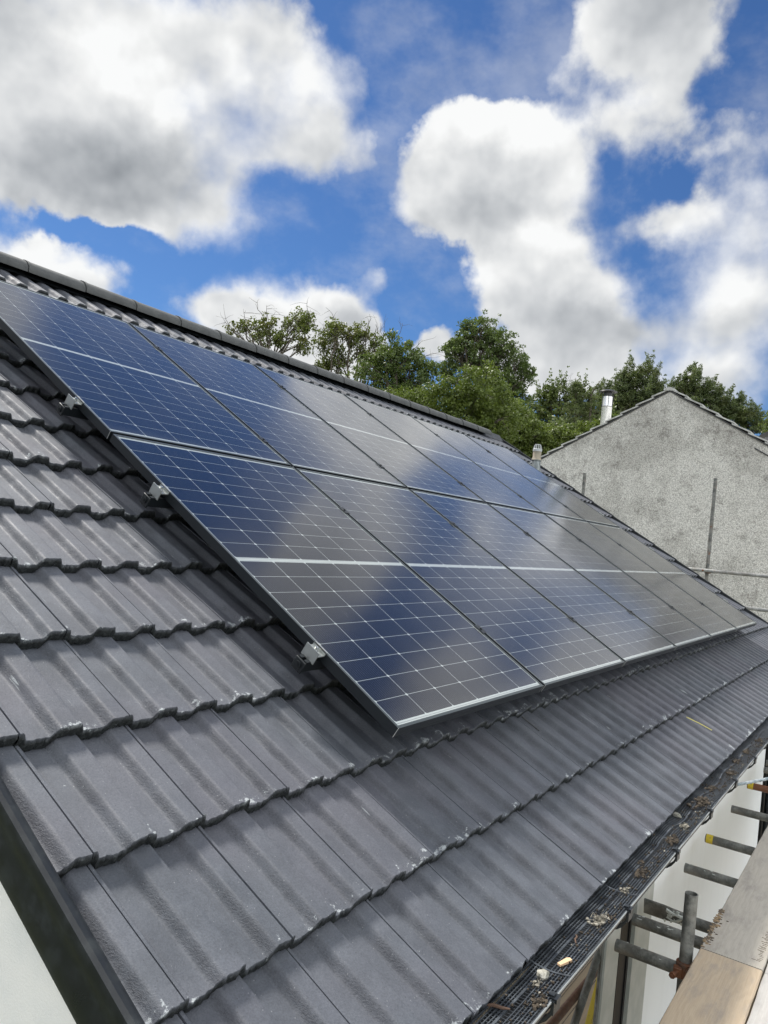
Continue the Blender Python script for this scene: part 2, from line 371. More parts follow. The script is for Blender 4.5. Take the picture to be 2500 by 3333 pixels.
M_PAINTBLOB = mat('dried_white_paint', lambda g, p: g.put(p.inputs['Normal'], g.bump(g.noise(g.obj(), 120, 4), .6, .002)), base=(.50, .53, .50), rough=.7)

def f_board(c1, c2, grey):
    def fn(g, p):
        o = g.obj()
        q = g.mapping(o, sc=(.7, 13, 13))
        dist = g.noise(g.mapping(o, sc=(2.2, 7, 7)), 1.5, 3, .5, out='Color')
        q = g.vm('ADD', q, g.vm('SCALE', dist, scale=1.5))
        wv = g.new('ShaderNodeTexWave', wave_type='BANDS', bands_direction='Y'); g.put(wv.inputs['Vector'], q); wv.inputs['Scale'].default_value = 1.1
        wv.inputs['Distortion'].default_value = 2.2; wv.inputs['Detail'].default_value = 4; wv.inputs['Detail Scale'].default_value = 1.4
        fine = g.noise(g.mapping(o, sc=(6, 240, 60)), 1, 4, .65)
        b = g.mix(g.math('ADD', g.math('MULTIPLY', wv.outputs[0], .14), g.math('MULTIPLY', fine, .78)), c1, c2)
        st = g.noise(g.mapping(o, sc=(3, 9, 9)), 1.2, 5, .7)
        b = g.mix(g.mapr(st, .46, .74, 0, .8), b, grey)
        kn = g.voro(g.mapping(o, sc=(2.4, 5.2, 1)), 1.0)
        b = g.mix(g.mapr(kn, .085, .03, 0, .6), b, (.12, .075, .045))
        sp_ = g.noise(o, 55, 3, .6)
        b = g.mix(g.mapr(sp_, .72, .78, 0, .75), b, (.06, .048, .04))
        g.put(p.inputs['Base Color'], b)
        g.put(p.inputs['Normal'], g.bump(g.math('ADD', g.math('MULTIPLY', wv.outputs[0], .3), fine), .5, .0012))
    return fn
M_BOARD_Y = mat('new_board_timber', f_board((.36, .275, .185), (.54, .445, .325), (.27, .24, .21)), rough=.75)
M_BOARD_G = mat('weathered_board_timber', f_board((.33, .300, .250), (.50, .465, .405), (.26, .24, .215)), rough=.8)
M_BOARD_H = mat('silver_board_timber', f_board((.30, .285, .265), (.45, .44, .42), (.27, .26, .25)), rough=.8)
M_NICK = mat('dark_bruised_timber', f_board((.075, .055, .04), (.20, .17, .13), (.10, .085, .07)), rough=.9)
M_SPLINTER = mat('splintered_timber', f_board((.20, .12, .06), (.46, .36, .22), (.22, .16, .1)), rough=.9)

def f_dash(g, p):
    o = g.obj()
    v1 = g.new('ShaderNodeTexVoronoi', feature='F1'); g.put(v1.inputs['Vector'], g.vm('ADD', o, g.vm('SCALE', g.noise(o, 30, 3, out='Color'), scale=.03))); v1.inputs['Scale'].default_value = 56
    hsv = g.sep(v1.outputs['Color'])[0]
    c = g.mix(g.mapr(hsv, .0, 1.0, smooth=False), (.46, .45, .415), (.80, .785, .735))
    crev = g.mapr(v1.outputs['Distance'], .35, .75)
    c = g.mix(g.math('MULTIPLY', crev, .42), c, (.20, .193, .175))
    c = g.mix(g.mapr(g.noise(o, 24, 5, .75), .55, .75, 0, .5), c, (.58, .575, .55))
    st = g.noise(o, .75, 6, .68)
    c = g.mix(g.mapr(st, .46, .62, 0, .5), c, g.mix(1., c, (.50, .49, .48), 'MULTIPLY'))
    st2 = g.noise(g.vm('ADD', o, (9, 3, 4)), 2.6, 5, .7)
    c = g.mix(g.mapr(st2, .54, .66, 0, .75), c, g.mix(1., c, (.60, .585, .58), 'MULTIPLY'))
    g.put(p.inputs['Base Color'], c)
    g.put(p.inputs['Normal'], g.bump(g.math('SUBTRACT', g.math('MULTIPLY', hsv, .5), v1.outputs['Distance']), .6, .009))
M_DASH = mat('pebble_dash', f_dash, rough=.9)
def f_render(g, p):
    o = g.obj()
    st = g.noise(g.mapping(o, sc=(9, 9, .7)), 1.0, 4, .55)
    c = g.mix(g.mapr(st, .45, .75, 0, .35), (.84, .89, .92), (.74, .79, .81))
    c = g.mix(g.mapr(g.noise(o, 70, 3, .6), .72, .8, 0, .4), c, (.4, .4, .38))
    g.put(p.inputs['Base Color'], c)
    g.put(p.inputs['Normal'], g.bump(g.noise(o, 130, 4, .6), .3, .002))
M_WHITE = mat('white_cladding', f_render, rough=.55)
M_GWALL = mat('white_render', lambda g, p: (g.put(p.inputs['Base Color'], g.mix(g.mapr(g.noise(g.obj(), 8, 4), .4, .7), (.84, .84, .81), (.78, .79, .77))), g.put(p.inputs['Normal'], g.bump(g.noise(g.obj(), 200, 4, .7), .6, .002))), rough=.8)
M_JAMB = mat('pale_grey_frame', lambda g, p: g.put(p.inputs['Base Color'], g.mix(g.mapr(g.noise(g.obj(), 12, 4), .35, .7), (.36, .40, .39), (.44, .47, .46))), rough=.45)
M_DARK = mat('black_window_frame', base=(.008, .010, .013), rough=.5, spec=.25)
def f_glass(g, p):
    p.inputs['Base Color'].default_value = (.02, .022, .02, 1); p.inputs['Roughness'].default_value = .015
    p.inputs['IOR'].default_value = 1.9; p.inputs['Coat Weight'].default_value = 1; p.inputs['Coat Roughness'].default_value = .01
M_GLASS = mat('window_glass', f_glass)
M_FELT = mat('felt_strip', lambda g, p: g.put(p.inputs['Base Color'], g.mix(g.mapr(g.noise(g.obj(), 40, 4), .4, .7), (.27, .23, .16), (.12, .10, .07))), rough=.85)
M_RIM = mat('gutter_rim', base=(.40, .42, .42), rough=.25, metal=.6)  # pale colour stands in for the highlight along the black rim
M_CLAY = mat('buff_pipe', lambda g, p: g.put(p.inputs['Base Color'], g.mix(g.mapr(g.noise(g.obj(), 20, 4), .4, .7), (.33, .29, .22), (.24, .22, .17))), rough=.7)
M_GREYP = mat('grey_plastic_cowl', base=(.42, .44, .44), rough=.45)
M_LEAD = mat('lead_sleeve', lambda g, p: g.put(p.inputs['Base Color'], g.mix(g.mapr(g.noise(g.mapping(g.obj(), sc=(1, 1, .3)), 26, 5, .65), .35, .7), (.12, .14, .145), (.34, .37, .37))), rough=.45, metal=.3)
M_STEEL = mat('stainless_flue', lambda g, p: g.put(p.inputs['Roughness'], g.mapr(g.noise(g.obj(), 20, 3), .3, .7, .22, .34)), base=(.86, .86, .85), metal=.62)
M_CAP = mat('dark_cowl', base=(.05, .05, .05), rough=.4, metal=.5)
M_VERGE = mat('concrete_verge', lambda g, p: g.put(p.inputs['Base Color'], g.mix(g.mapr(g.noise(g.obj(), 6, 5, .7), .35, .7), (.34, .34, .325), (.58, .58, .56))), rough=.85)
M_ROPE = mat('blue_grey_rope', lambda g, p: g.put(p.inputs['Base Color'], g.mix(g.mapr(g.noise(g.obj(), 60, 4), .4, .6), (.15, .19, .21), (.34, .38, .40))), rough=.8)
M_MOSS = mat('dry_moss', lambda g, p: (g.put(p.inputs['Base Color'], g.mix(g.mapr(g.noise(g.obj(), 90, 5, .7), .35, .7), (.018, .014, .010), (.085, .066, .045)))), rough=.95)
M_LICHEN = mat('pale_lichen', lambda g, p: (g.put(p.inputs['Base Color'], g.mix(g.mapr(g.noise(g.obj(), 80, 5, .7), .35, .65), (.075, .068, .05), (.33, .31, .26)))), rough=.95)
M_STONE = mat('pale_stone', lambda g, p: g.put(p.inputs['Base Color'], g.mix(g.mapr(g.noise(g.obj(), 60, 5, .7), .35, .65), (.17, .165, .13), (.42, .41, .36))), rough=.9)
M_CHIP = mat('fresh_wood', base=(.58, .40, .24), rough=.8)
M_TWIG = mat('brown_twig', base=(.10, .06, .04), rough=.9)
M_STRAW = mat('yellow_straw', base=(.62, .56, .16), rough=.7)
def f_deck(g, p):
    o = g.obj(); y = g.sep(o)[1]
    s_ = g.math('FRACT', g.math('DIVIDE', y, .142)); gap = g.math('LESS_THAN', s_, .05)
    b = g.mix(g.noise(g.mapping(o, sc=(1.5, 30, 1)), 1.5, 4), (.26, .19, .12), (.42, .33, .22))
    g.put(p.inputs['Base Color'], g.mix(gap, b, (.03, .02, .015)))
M_DECK = mat('timber_decking', f_deck, rough=.7)
M_GRASS = mat('ground_grass', lambda g, p: g.put(p.inputs['Base Color'], g.mix(g.mapr(g.noise(g.obj(), .8, 6, .7), .35, .7), (.035, .05, .018), (.08, .085, .04))), rough=.95)
M_SLATE = mat('neighbour_roof_tile', lambda g, p: g.put(p.inputs['Base Color'], g.mix(g.mapr(g.noise(g.obj(), 5, 5), .35, .7), (.10, .10, .10), (.18, .18, .175))), rough=.8)
M_CORR = mat('grey_sheeting', base=(.20, .20, .21), rough=.6)

def f_leaf(c1, c2, c3):
    def fn(g, p):
        rnd = g.attr('rnd'); o = g.obj()
        b = g.mix(rnd, c1, c2)
        b = g.mix(g.mapr(g.noise(o, 1.6, 4, .6), .48, .68, 0, .7), b, c3)
        g.put(p.inputs['Base Color'], b); p.inputs['Roughness'].default_value = .5
        # thin leaves let some light through
        tr = g.new('ShaderNodeBsdfTranslucent'); g.put(tr.inputs['Color'], g.mix(.5, b, (.10, .15, .012)))
        mx = g.new('ShaderNodeMixShader'); mx.inputs[0].default_value = .36
        g.l.new(p.outputs[0], mx.inputs[1]); g.l.new(tr.outputs[0], mx.inputs[2])
        g.l.new(mx.outputs[0], g.n['Material Output'].inputs['Surface'])
    return fn
M_LF_HAW = mat('hawthorn_leaf', f_leaf((.075, .100, .020), (.160, .195, .036), (.150, .130, .034)))
M_LF_ASH = mat('ash_leaf', f_leaf((.065, .105, .026), (.150, .200, .056), (.085, .125, .034)))
M_LF_BUSH = mat('bush_leaf', f_leaf((.068, .105, .018), (.155, .200, .034), (.090, .125, .024)))
M_LF_DARK = mat('dark_leaf', f_leaf((.075, .110, .030), (.165, .205, .056), (.110, .140, .036)))
M_LF_PINE = mat('pine_needle', f_leaf((.070, .102, .038), (.155, .190, .072), (.140, .152, .044)))
M_BARK = mat('bark', lambda g, p: g.put(p.inputs['Base Color'], g.mix(g.mapr(g.noise(g.mapping(g.obj(), sc=(6, 6, 1.5)), 3, 5, .7), .35, .7), (.055, .045, .032), (.15, .13, .10))), rough=.9)

# ------------------------------------------------------------------ ground
GZ = -3.35
b = MB(); b.add([(-1200, -1200, GZ), (1600, -1200, GZ), (1600, 1600, GZ), (-1200, 1600, GZ)], [(0, 1, 2, 3)])
tag(b.build('ground', M_GRASS), kind='structure')
b = MB(); b.box((-3.5, -6, GZ - .1), (10.5, -.42, GZ + .12))
tag(b.build('deck', M_DECK), kind='structure')

# ------------------------------------------------------------------ the house
house = thing('house', 'bungalow under a dark grey interlocking tile roof that carries the solar panels', 'house', (4, 3, GZ))
HOFF = Vector((4, 3, GZ))
def hb(mb, name, mats, parent=house, **kw):
    """build with world coordinates under a parent chain whose root is the house empty"""
    o = mb.build(name, mats, parent, **kw)
    o.location = o.location - HOFF
    return o

# tiles -------------------------------------------------------------
J0, TW, GA, V0, NT = -.966, .30, .3436, .028, -.16
U_L, U_R = -1.052, 8.745
ROLL = .0248
def prof(s):
    """height of the tile profile, s in 0.. .15 measured from the right-hand step"""
    s = np.mod(s, .15)
    xs = [0, .005, .009, .066, .070, .084, .088, .141, .145, .150]
    hs = [.5, .08, 0, 0, .10, .90, 1, 1, .92, .5]
    return np.interp(s, xs, hs) * ROLL
def build_tiles(parent):
    Vs, Fs, nose, face, rnd, roll = [], [], [], [], [], []
    off = 0
    for k in range(-2, 13):
        v0 = V0 + GA * k
        vtop = min(v0 + GA + .03, 4.56)
        i0 = int(math.floor((U_L - J0) / TW)) - 1
        for i in range(i0, 40):
            ua, ub = J0 + i * TW + .0012, J0 + (i + 1) * TW - .0012
            if ub < U_L or ua > U_R: continue
            ua = max(ua, U_L); ub = min(ub, U_R)
            if ub - ua < .02: continue
            close = (ua < 3.2 and k < 9)
            nu = max(6, int((ub - ua) / (.0042 if close else .0075)))
            us = np.linspace(ua, ub, nu); us[1] = ua + .0009; us[-2] = ub - .0009
            h = prof(us - J0 - .018)
            rj = RNG.normal(0, 1)
            dv = RNG.normal(0, .0012); dn = RNG.normal(0, .0009); tilt = RNG.normal(0, .0012)
            rv = np.array([-.0005, .0015, .006, .02, .06, .13, .2, .28, .345, vtop - v0])
            rv = rv[rv <= vtop - v0 + 1e-6]
            jag = np.convolve(RNG.normal(0, 1, nu + 6), np.ones(3) / 3, 'same')[3:-3] * .0021 + np.convolve(RNG.normal(0, 1, nu + 24), np.hanning(13) / 3, 'same')[12:-12] * .0009
            rows = []
            drop = (.034 / GA)
            # underside and front face rows, then the top
            jz = RNG.normal(0, .0011, nu)
            edge = jag - jag.min() * .2
            def row(vv, nn): rows.append(np.stack([us, vv, nn], 1))
            base = NT + dn - ROLL + h + (us - us.mean()) * tilt
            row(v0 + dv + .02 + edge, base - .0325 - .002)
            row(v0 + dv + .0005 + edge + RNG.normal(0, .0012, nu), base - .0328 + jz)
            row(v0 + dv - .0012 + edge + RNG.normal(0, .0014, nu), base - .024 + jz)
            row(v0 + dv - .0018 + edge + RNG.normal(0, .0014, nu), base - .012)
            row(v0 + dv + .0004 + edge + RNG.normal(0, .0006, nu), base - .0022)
            for a in rv[1:]:
                row(np.full(nu, v0 + dv + a) + edge * max(0, 1 - a / .02), base - a * drop)
            if i % 1 == 0:
                pass
            P = np.stack(rows, 0)          # rows, nu, 3
            # side joint: first and last columns dip
            P[:, 0, 2] -= .008; P[:, -1, 2] -= .008
            nr = P.shape[0]
            Vs.append(P.reshape(-1, 3))
            idx = np.arange(nr * nu).reshape(nr, nu) + off
            F = np.stack([idx[:-1, :-1], idx[:-1, 1:], idx[1:, 1:], idx[1:, :-1]], -1).reshape(-1, 4)
            Fs.append(F); off += nr * nu
            nv = np.concatenate([np.zeros(5), rv[1:]])
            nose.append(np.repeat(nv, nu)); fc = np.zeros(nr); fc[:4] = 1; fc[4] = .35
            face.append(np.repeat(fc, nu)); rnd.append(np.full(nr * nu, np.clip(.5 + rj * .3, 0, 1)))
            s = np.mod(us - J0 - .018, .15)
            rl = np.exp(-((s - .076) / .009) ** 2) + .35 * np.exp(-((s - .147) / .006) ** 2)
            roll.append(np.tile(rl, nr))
    V = np.concatenate(Vs) @ WR.T; F = np.concatenate(Fs)
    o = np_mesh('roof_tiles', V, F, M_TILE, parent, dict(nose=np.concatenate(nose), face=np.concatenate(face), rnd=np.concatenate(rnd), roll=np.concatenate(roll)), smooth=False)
    # crisp arrises, smooth tops
    me = o.data; nf = np.concatenate(face); sm = np.ones(len(me.polygons), bool)
    me.polygons.foreach_set('use_smooth', sm)
    me.set_sharp_from_angle(angle=R(38))
    o.location = -HOFF
    return o
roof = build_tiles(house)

# roof deck below the tiles and the far slope
b = MB()
RY, RZ = 4.0, 2.13
e0 = rw(0, -.60, -.235); r0 = rw(0, 4.5, -.235)
b.add([(U_L + .02, e0.y, e0.z), (U_R, e0.y, e0.z), (U_R, r0.y, r0.z), (U_L + .02, r0.y, r0.z)], [(0, 1, 2, 3)])
b.add([(U_L, 4.0, 2.12), (U_R, 4.0, 2.12), (U_R, 8.6, -.53), (U_L, 8.6, -.53)], [(0, 1, 2, 3)])
hb(b, 'roof_underlay', M_SLATE)

# ridge tiles --------------------------------------------------------
rmb = MB()
vs, fs = [], []; NS = 14; L = .452
for e, (xx, rr) in enumerate(((-.0, .132), (.004, .134), (.02, .134), (.022, .128), (L - .03, .126), (L - .004, .124), (L, .118))):
    for k in range(NS + 1):
        a = R(-8) + (math.pi + R(16)) * k / NS
        jit = random.uniform(-.003, .003) if e in (0, 6) else 0
        vs.append((xx + jit, -math.cos(a) * rr * .80, math.sin(a) * rr * .66))
n_ = NS + 1
for e in range(6):
    for k in range(NS): fs.append((e * n_ + k, e * n_ + k + 1, (e + 1) * n_ + k + 1, (e + 1) * n_ + k))
# inner skin for thickness
o_ = len(vs)
for xx in (0, L):
    for k in range(NS + 1):
        a = R(-8) + (math.pi + R(16)) * k / NS
        vs.append((xx, -math.cos(a) * .086, math.sin(a) * .064))
for k in range(NS):
    fs.append((o_ + k, o_ + n_ + k, o_ + n_ + k + 1, o_ + k + 1)); fs.append((k, o_ + k, o_ + k + 1, k + 1)); fs.append((6 * n_ + k, 6 * n_ + k + 1, o_ + n_ + k + 1, o_ + n_ + k))
rmb.add(vs, fs, 0, True)
rproto = hb(rmb, 'ridge_tile', M_RIDGE)
x = -1.30; first = True
while x < 8.2:
    o = rproto if first else rproto.copy()
    if not first: COL.objects.link(o)
    first = False
    o.location = Vector((x, RY, RZ - .030 + random.uniform(-.003, .003))) - HOFF
    o.rotation_euler = (random.uniform(-.015, .015), 0, random.uniform(-.004, .004))
    o['group'] = 'half round ridge tiles along the roof crest'
    x += .455
ridge_end = x
# dark dry ridge strip below the ridge tiles
b = MB()
for u0 in np.arange(-1.05, 8.7, .5):
    for sgn in (-1,):
        p0 = rw(u0, 4.44, -.182); p1 = rw(u0, 4.56, -.135)
        b.add([(u0, p0.y, p0.z), (min(u0 + .5, 8.72), p0.y, p0.z), (min(u0 + .5, 8.72), p1.y, p1.z), (u0, p1.y, p1.z)], [(0, 1, 2, 3)])
hb(b, 'ridge_strip', M_PLASTIC)

# near verge trim -----------------------------------------------------
b = MB()
N_ = [(-1.050, -.196), (-1.050, -.168), (-1.056, -.163), (-1.072, -.160), (-1.080, -.166), (-1.084, -.180), (-1.080, -.196), (-1.079, -.215), (-1.084, -.230), (-1.086, -.262), (-1.082, -.279), (-1.072, -.281), (-1.060, -.275)]
vv = [-.70, -.2, .3, 1, 2, 3, 4, 4.54]
vs = [rw(u, v, n) for v in vv for u, n in N_]; k = len(N_)
b.add(vs, [(i * k + j, i * k + j + 1, (i + 1) * k + j + 1, (i + 1) * k + j) for i in range(len(vv) - 1) for j in range(k - 1)], 0, True)
nv = hb(b, 'verge_trim', M_PLASTIC)
# far verge: one plastic unit per course
b = MB()
for (a, c) in (((8.735, -.010), (8.79, .358)),):
    n0, n1 = -.012, -.012
    prof_ = [(8.742, -.045), (8.742, .004), (8.750, .009), (8.785, .006), (8.790, -.005), (8.790, -.11)]
    vs = []
    for v, dz in ((-.012, .0), (.01, .002), (.36, -.006)):
        vs += [rw(u, v, n + dz) for u, n in prof_]
    k = len(prof_)
    b.add(vs, [(i * k + j, i * k + j + 1, (i + 1) * k + j + 1, (i + 1) * k + j) for i in range(2) for j in range(k - 1)] + [tuple(range(k))[::-1]], 0)
vproto = hb(b, 'verge_unit', M_PLASTIC)
for i, k in enumerate(range(-2, 13)):
    o = vproto if i == 0 else vproto.copy()
    if i: COL.objects.link(o)
    o.location = rw(0, V0 + GA * k, NT) - HOFF
    o['group'] = 'black plastic verge units down the far roof edge'

# walls ----------------------------------------------------------------
WY = -.32
b = MB(); b.box((2.336, WY, GZ), (5.736, WY + .3, -.60)); hb(b, 'front_wall', M_WHITE)
b = MB(); b.box((1.956, WY - .003, GZ), (2.326, WY + .3, -.60)); hb(b, 'wall_panel', M_WHITE)
b = MB(); b.box((2.326, WY + .01, GZ), (2.336, WY + .3, -.60)); hb(b, 'panel_joint', M_DARK)
b = MB(); b.box((-1.068, WY, GZ), (.38, WY + .3, -.60)); hb(b, 'front_pier', M_WHITE)
b = MB(); b.box((7.6, WY, GZ), (8.72, WY + .3, -.60)); hb(b, 'front_pier', M_WHITE)
b = MB(); b.box((5.736, WY + .10, GZ), (7.6, WY + .3, -.60)); hb(b, 'dark_opening', M_DARK)  # black face put in for the dark recess past the white wall
for x0, x1, sgn in ((-1.066, -.9, -1), (8.5, 8.735, 1)):
    b = MB(); pts = [(-.45, GZ), (-.45, -.565), (-.45, -.565), (4.0, 2.0), (8.4, -.55), (8.4, GZ)]
    pts = [(-.30, GZ), (-.30, -.50), (4.0, 1.95), (8.3, -.52), (8.3, GZ)]
    vs = [(x0, y, z) for y, z in pts] + [(x1, y, z) for y, z in pts]; k = len(pts)
    b.add(vs, [tuple(range(k))[::-1], tuple(range(k, 2 * k))] + [(i, (i + 1) % k, k + (i + 1) % k, k + i) for i in range(k)])
    hb(b, 'gable_wall', M_GWALL)
b = MB(); b.box((-1.0, 8.0, GZ), (8.7, 8.3, -.55)); hb(b, 'back_wall', M_WHITE)
b = MB(); b.box((-1.06, -.462, -.66), (8.74, -.444, -.525)); hb(b, 'fascia', M_PLASTIC)
b = MB(); b.box((-1.06, -.444, -.66), (8.74, WY + .02, -.645)); hb(b, 'soffit', M_PLASTIC)
# tall window
win = thing('x', None, None); win.name = 'window'; win.parent = house
b = MB(); b.box((1.671, WY - .012, GZ), (1.956, WY + .2, -.645)); hb(b, 'window_jamb', M_JAMB, win)
b = MB(); b.box((1.475, WY + .010, GZ), (1.671, WY + .2, -.645)); b.box((1.640, WY + .004, GZ), (1.664, WY + .010, -.645)); b.box((1.50, WY + .004, GZ), (1.515, WY + .010, -.645)); hb(b, 'frame_channel', M_DARK, win)
b = MB(); b.box((1.279, WY + .0, GZ), (1.475, WY + .2, -.645)); hb(b, 'sash', M_JAMB, win)
b = MB(); b.box((.38, WY + .0, GZ), (.56, WY + .2, -.645)); hb(b, 'sash', M_DARK, win)
b = MB(); b.box((.56, WY + .008, GZ), (1.279, WY + .06, -.645)); hb(b, 'pane', M_GLASS, win)
# downpipe at the end of the white wall
b = MB(); b.tube([(5.86, WY - .05, -.66), (5.86, WY - .05, GZ + .1)], .034, 14)
b.tube([(5.98, WY + .02, -.66), (5.98, WY + .02, GZ + .1)], .03, 14); hb(b, 'downpipe', M_PLASTIC)

# gutter -----------------------------------------------------------------
GY, GZ0, GR = -.529, -.503, .058
gut = thing('x', None, None); gut.name = 'gutter'; gut.parent = house
b = MB(); vs = []; K = 12
for xx in (-1.1, 8.8):
    for k in range(K + 1):
        a = math.pi + math.pi * k / K
        vs.append((xx, GY + math.cos(a) * GR, GZ0 + math.sin(a) * GR * .95))
    for k in range(K + 1):
        a = 2 * math.pi - math.pi * k / K
        vs.append((xx, GY + math.cos(a) * (GR - .003), GZ0 + math.sin(a) * (GR * .95 - .003)))
k = 2 * (K + 1)
b.add(vs, [(j, (j + 1) % k, k + (j + 1) % k, k + j) for j in range(k)] + [tuple(range(k)), tuple(range(k, 2 * k))[::-1]], 0, False)
hb(b, 'channel', M_PLASTIC, gut)
bx = [-.118 + .6175 * i for i in range(-1, 15)]
b = MB()
xs = [-1.1] + bx + [8.8]
for i in range(len(xs) - 1):
    b.box((xs[i] + .022, GY - GR - .003, GZ0 - .003), (xs[i + 1] - .022, GY - GR + .0015, GZ0 + .0025))
hb(b, 'rim', M_RIM, gut, bevel=.0015)
# bracket: a strap round the channel with a clip over the rim
b = MB(); vs = []
for xx in (-.014, .014):
    for rr in (.0605, .0675):
        for k in range(K + 1):
            a = math.pi + math.pi * 1.0 * k / K
            vs.append((xx, math.cos(a) * rr, math.sin(a) * rr * (1.12)))
n_ = K + 1
for k in range(K):
    b_ = [k, k + 1, n_ + k + 1, n_ + k]; b.add([], [])
fs = []
for k in range(K):
    fs += [(k, k + 1, n_ + k + 1, n_ + k), (2 * n_ + k, 3 * n_ + k, 3 * n_ + k + 1, 2 * n_ + k + 1), (n_ + k, n_ + k + 1, 3 * n_ + k + 1, 3 * n_ + k), (k, 2 * n_ + k, 2 * n_ + k + 1, k + 1)]
b.add(vs, fs, 0, False)
b.box((-.014, -.070, -.004), (.014, -.052, .006)); b.box((-.009, -.060, .004), (.009, -.046, .010))
b.box((-.022, -.0665, -.03), (.022, -.0585, .002))
bp = hb(b, 'bracket', M_PLASTIC, gut)
for i, xx in enumerate(bx):
    o = bp if i == 0 else bp.copy()
    if i: COL.objects.link(o)
    o.location = Vector((xx, GY, GZ0)) - HOFF; o['group'] = 'black straps that carry the gutter'
# leaf guard mesh
def gsurf(x, t):
    """t 0 at the tiles, 1 at the rim"""
    y = -.452 - t * (.133)
    sag = .010 * math.sin(math.pi * t)
    wob = 0
    if x > 1.15: wob = .007 * math.sin((x - 1.15) * 10.2) * math.sin(math.pi * t) + .003 * math.sin(x * 23 + t * 3)
    else: wob = .0018 * math.sin(x * 9)
    yw = 0 if x < 1.15 else .005 * math.sin((x - 1.15) * 10.2 + .6) * math.sin(math.pi * t)
    return (x, y + yw, -.496 - .004 * t - sag + wob)
b = MB()
rows = 15
xs = list(np.arange(-1.08, 3.4, .026)) + list(np.arange(3.4, 8.75, .08))
for r_ in range(rows + 1):
    t = r_ / rows
    thick = .0032 if r_ in (7, 8) else .0013
    if r_ == 8: continue
    vs = []
    for x in xs:
        a = gsurf(x, t); vs += [(a[0], a[1] - thick, a[2] + .001), (a[0], a[1] + thick, a[2] + .001), (a[0], a[1] + thick, a[2] - .0025), (a[0], a[1] - thick, a[2] - .0025)]
    b.add(vs, [(4 * i + j, 4 * i + (j + 1) % 4, 4 * i + 4 + (j + 1) % 4, 4 * i + 4 + j) for i in range(len(xs) - 1) for j in range(4)])
x = -1.08
while x < 5.2:
    w_ = .0009
    vs = []
    for r_ in range(0, rows + 1, 1):
        a = gsurf(x, r_ / rows); vs += [(a[0] - w_, a[1], a[2]), (a[0] + w_, a[1], a[2])]
    b.add(vs, [(2 * i, 2 * i + 1, 2 * i + 3, 2 * i + 2) for i in range(rows)])
    x += .0135
# joints between lengths, and the bristle-like clips at the tile side
for x in np.arange(-.62, 8, .617):
    vs = []
    for r_ in range(rows + 1):
        a = gsurf(x, r_ / rows); vs += [(a[0] - .004, a[1], a[2] + .002), (a[0] + .004, a[1], a[2] + .002)]
    b.add(vs, [(2 * i, 2 * i + 1, 2 * i + 3, 2 * i + 2) for i in range(rows)])
for i in range(240):
    x = -1.0 + i * .028 + random.uniform(-.008, .008)
    a = gsurf(x, .03)
    a2 = (a[0] + random.uniform(.006, .014), a[1] - random.uniform(-.008, .006), a[2] + random.uniform(.002, .009)); a3 = (a2[0] + .006, a2[1] - .006, a2[2] - .003)
    b.tube([a, a2, a3], .0011, 4, caps=False)
hb(b, 'leaf_guard', M_PLASTIC2, gut)
# felt support strip that shows below the last course
b = MB()
vs = []
xs = list(np.arange(-1.0, .1, .1))
for x in xs:
    d = .0035 * math.sin(x * 7) + .002 * math.sin(x * 19)
    vs += [(x, -.476 + d, -.516), (x, -.468 + d, -.507), (x, -.440, -.512)]
b.add(vs, [(3 * i + j, 3 * i + j + 1, 3 * i + 4 + j, 3 * i + 3 + j) for i in range(len(xs) - 1) for j in range(2)], 0, True)
hb(b, 'eaves_strip', M_FELT)

# soil vent pipe through the roof ------------------------------------------
vp = thing('x', None, None); vp.name = 'vent_pipe'; vp.parent = house
vc = rw(8.40, 3.36, NT); vbx, vby = 8.12, 3.12; vbz = rw(0, 0, 0).z
vbz = (vby * sp + NT) / cp            # height of the tiles at that spot
vc = Vector((vbx, vby, vbz))
b = MB(); b.lathe(vc, [(.100, -.10), (.075, -.02), (.060, .01), (.060, .105), (.070, .112), (.072, .125)]); b.lathe(vc, [(.060, .11), (.0, .112)]); hb(b, 'sleeve', M_LEAD, vp)
b = MB(); b.lathe(vc, [(.0722, .118), (.066, .136), (.0585, .150), (.0585, .245)]); hb(b, 'pipe', M_CLAY, vp)
b = MB(); b.lathe(vc, [(.0585, .240), (.0635, .243), (.0635, .275), (.058, .28), (.045, .28)])
for k in range(10):
    a = 2 * math.pi * k / 10
    b.tube([vc + Vector((.055 * math.cos(a), .055 * math.sin(a), .275)), vc + Vector((.046 * math.cos(a), .046 * math.sin(a), .318)), vc + Vector((.034 * math.cos(a), .034 * math.sin(a), .338))], .0048, 6)
b.lathe(vc, [(.036, .334), (.036, .342), (.0, .347)])
hb(b, 'cowl', M_GREYP, vp)

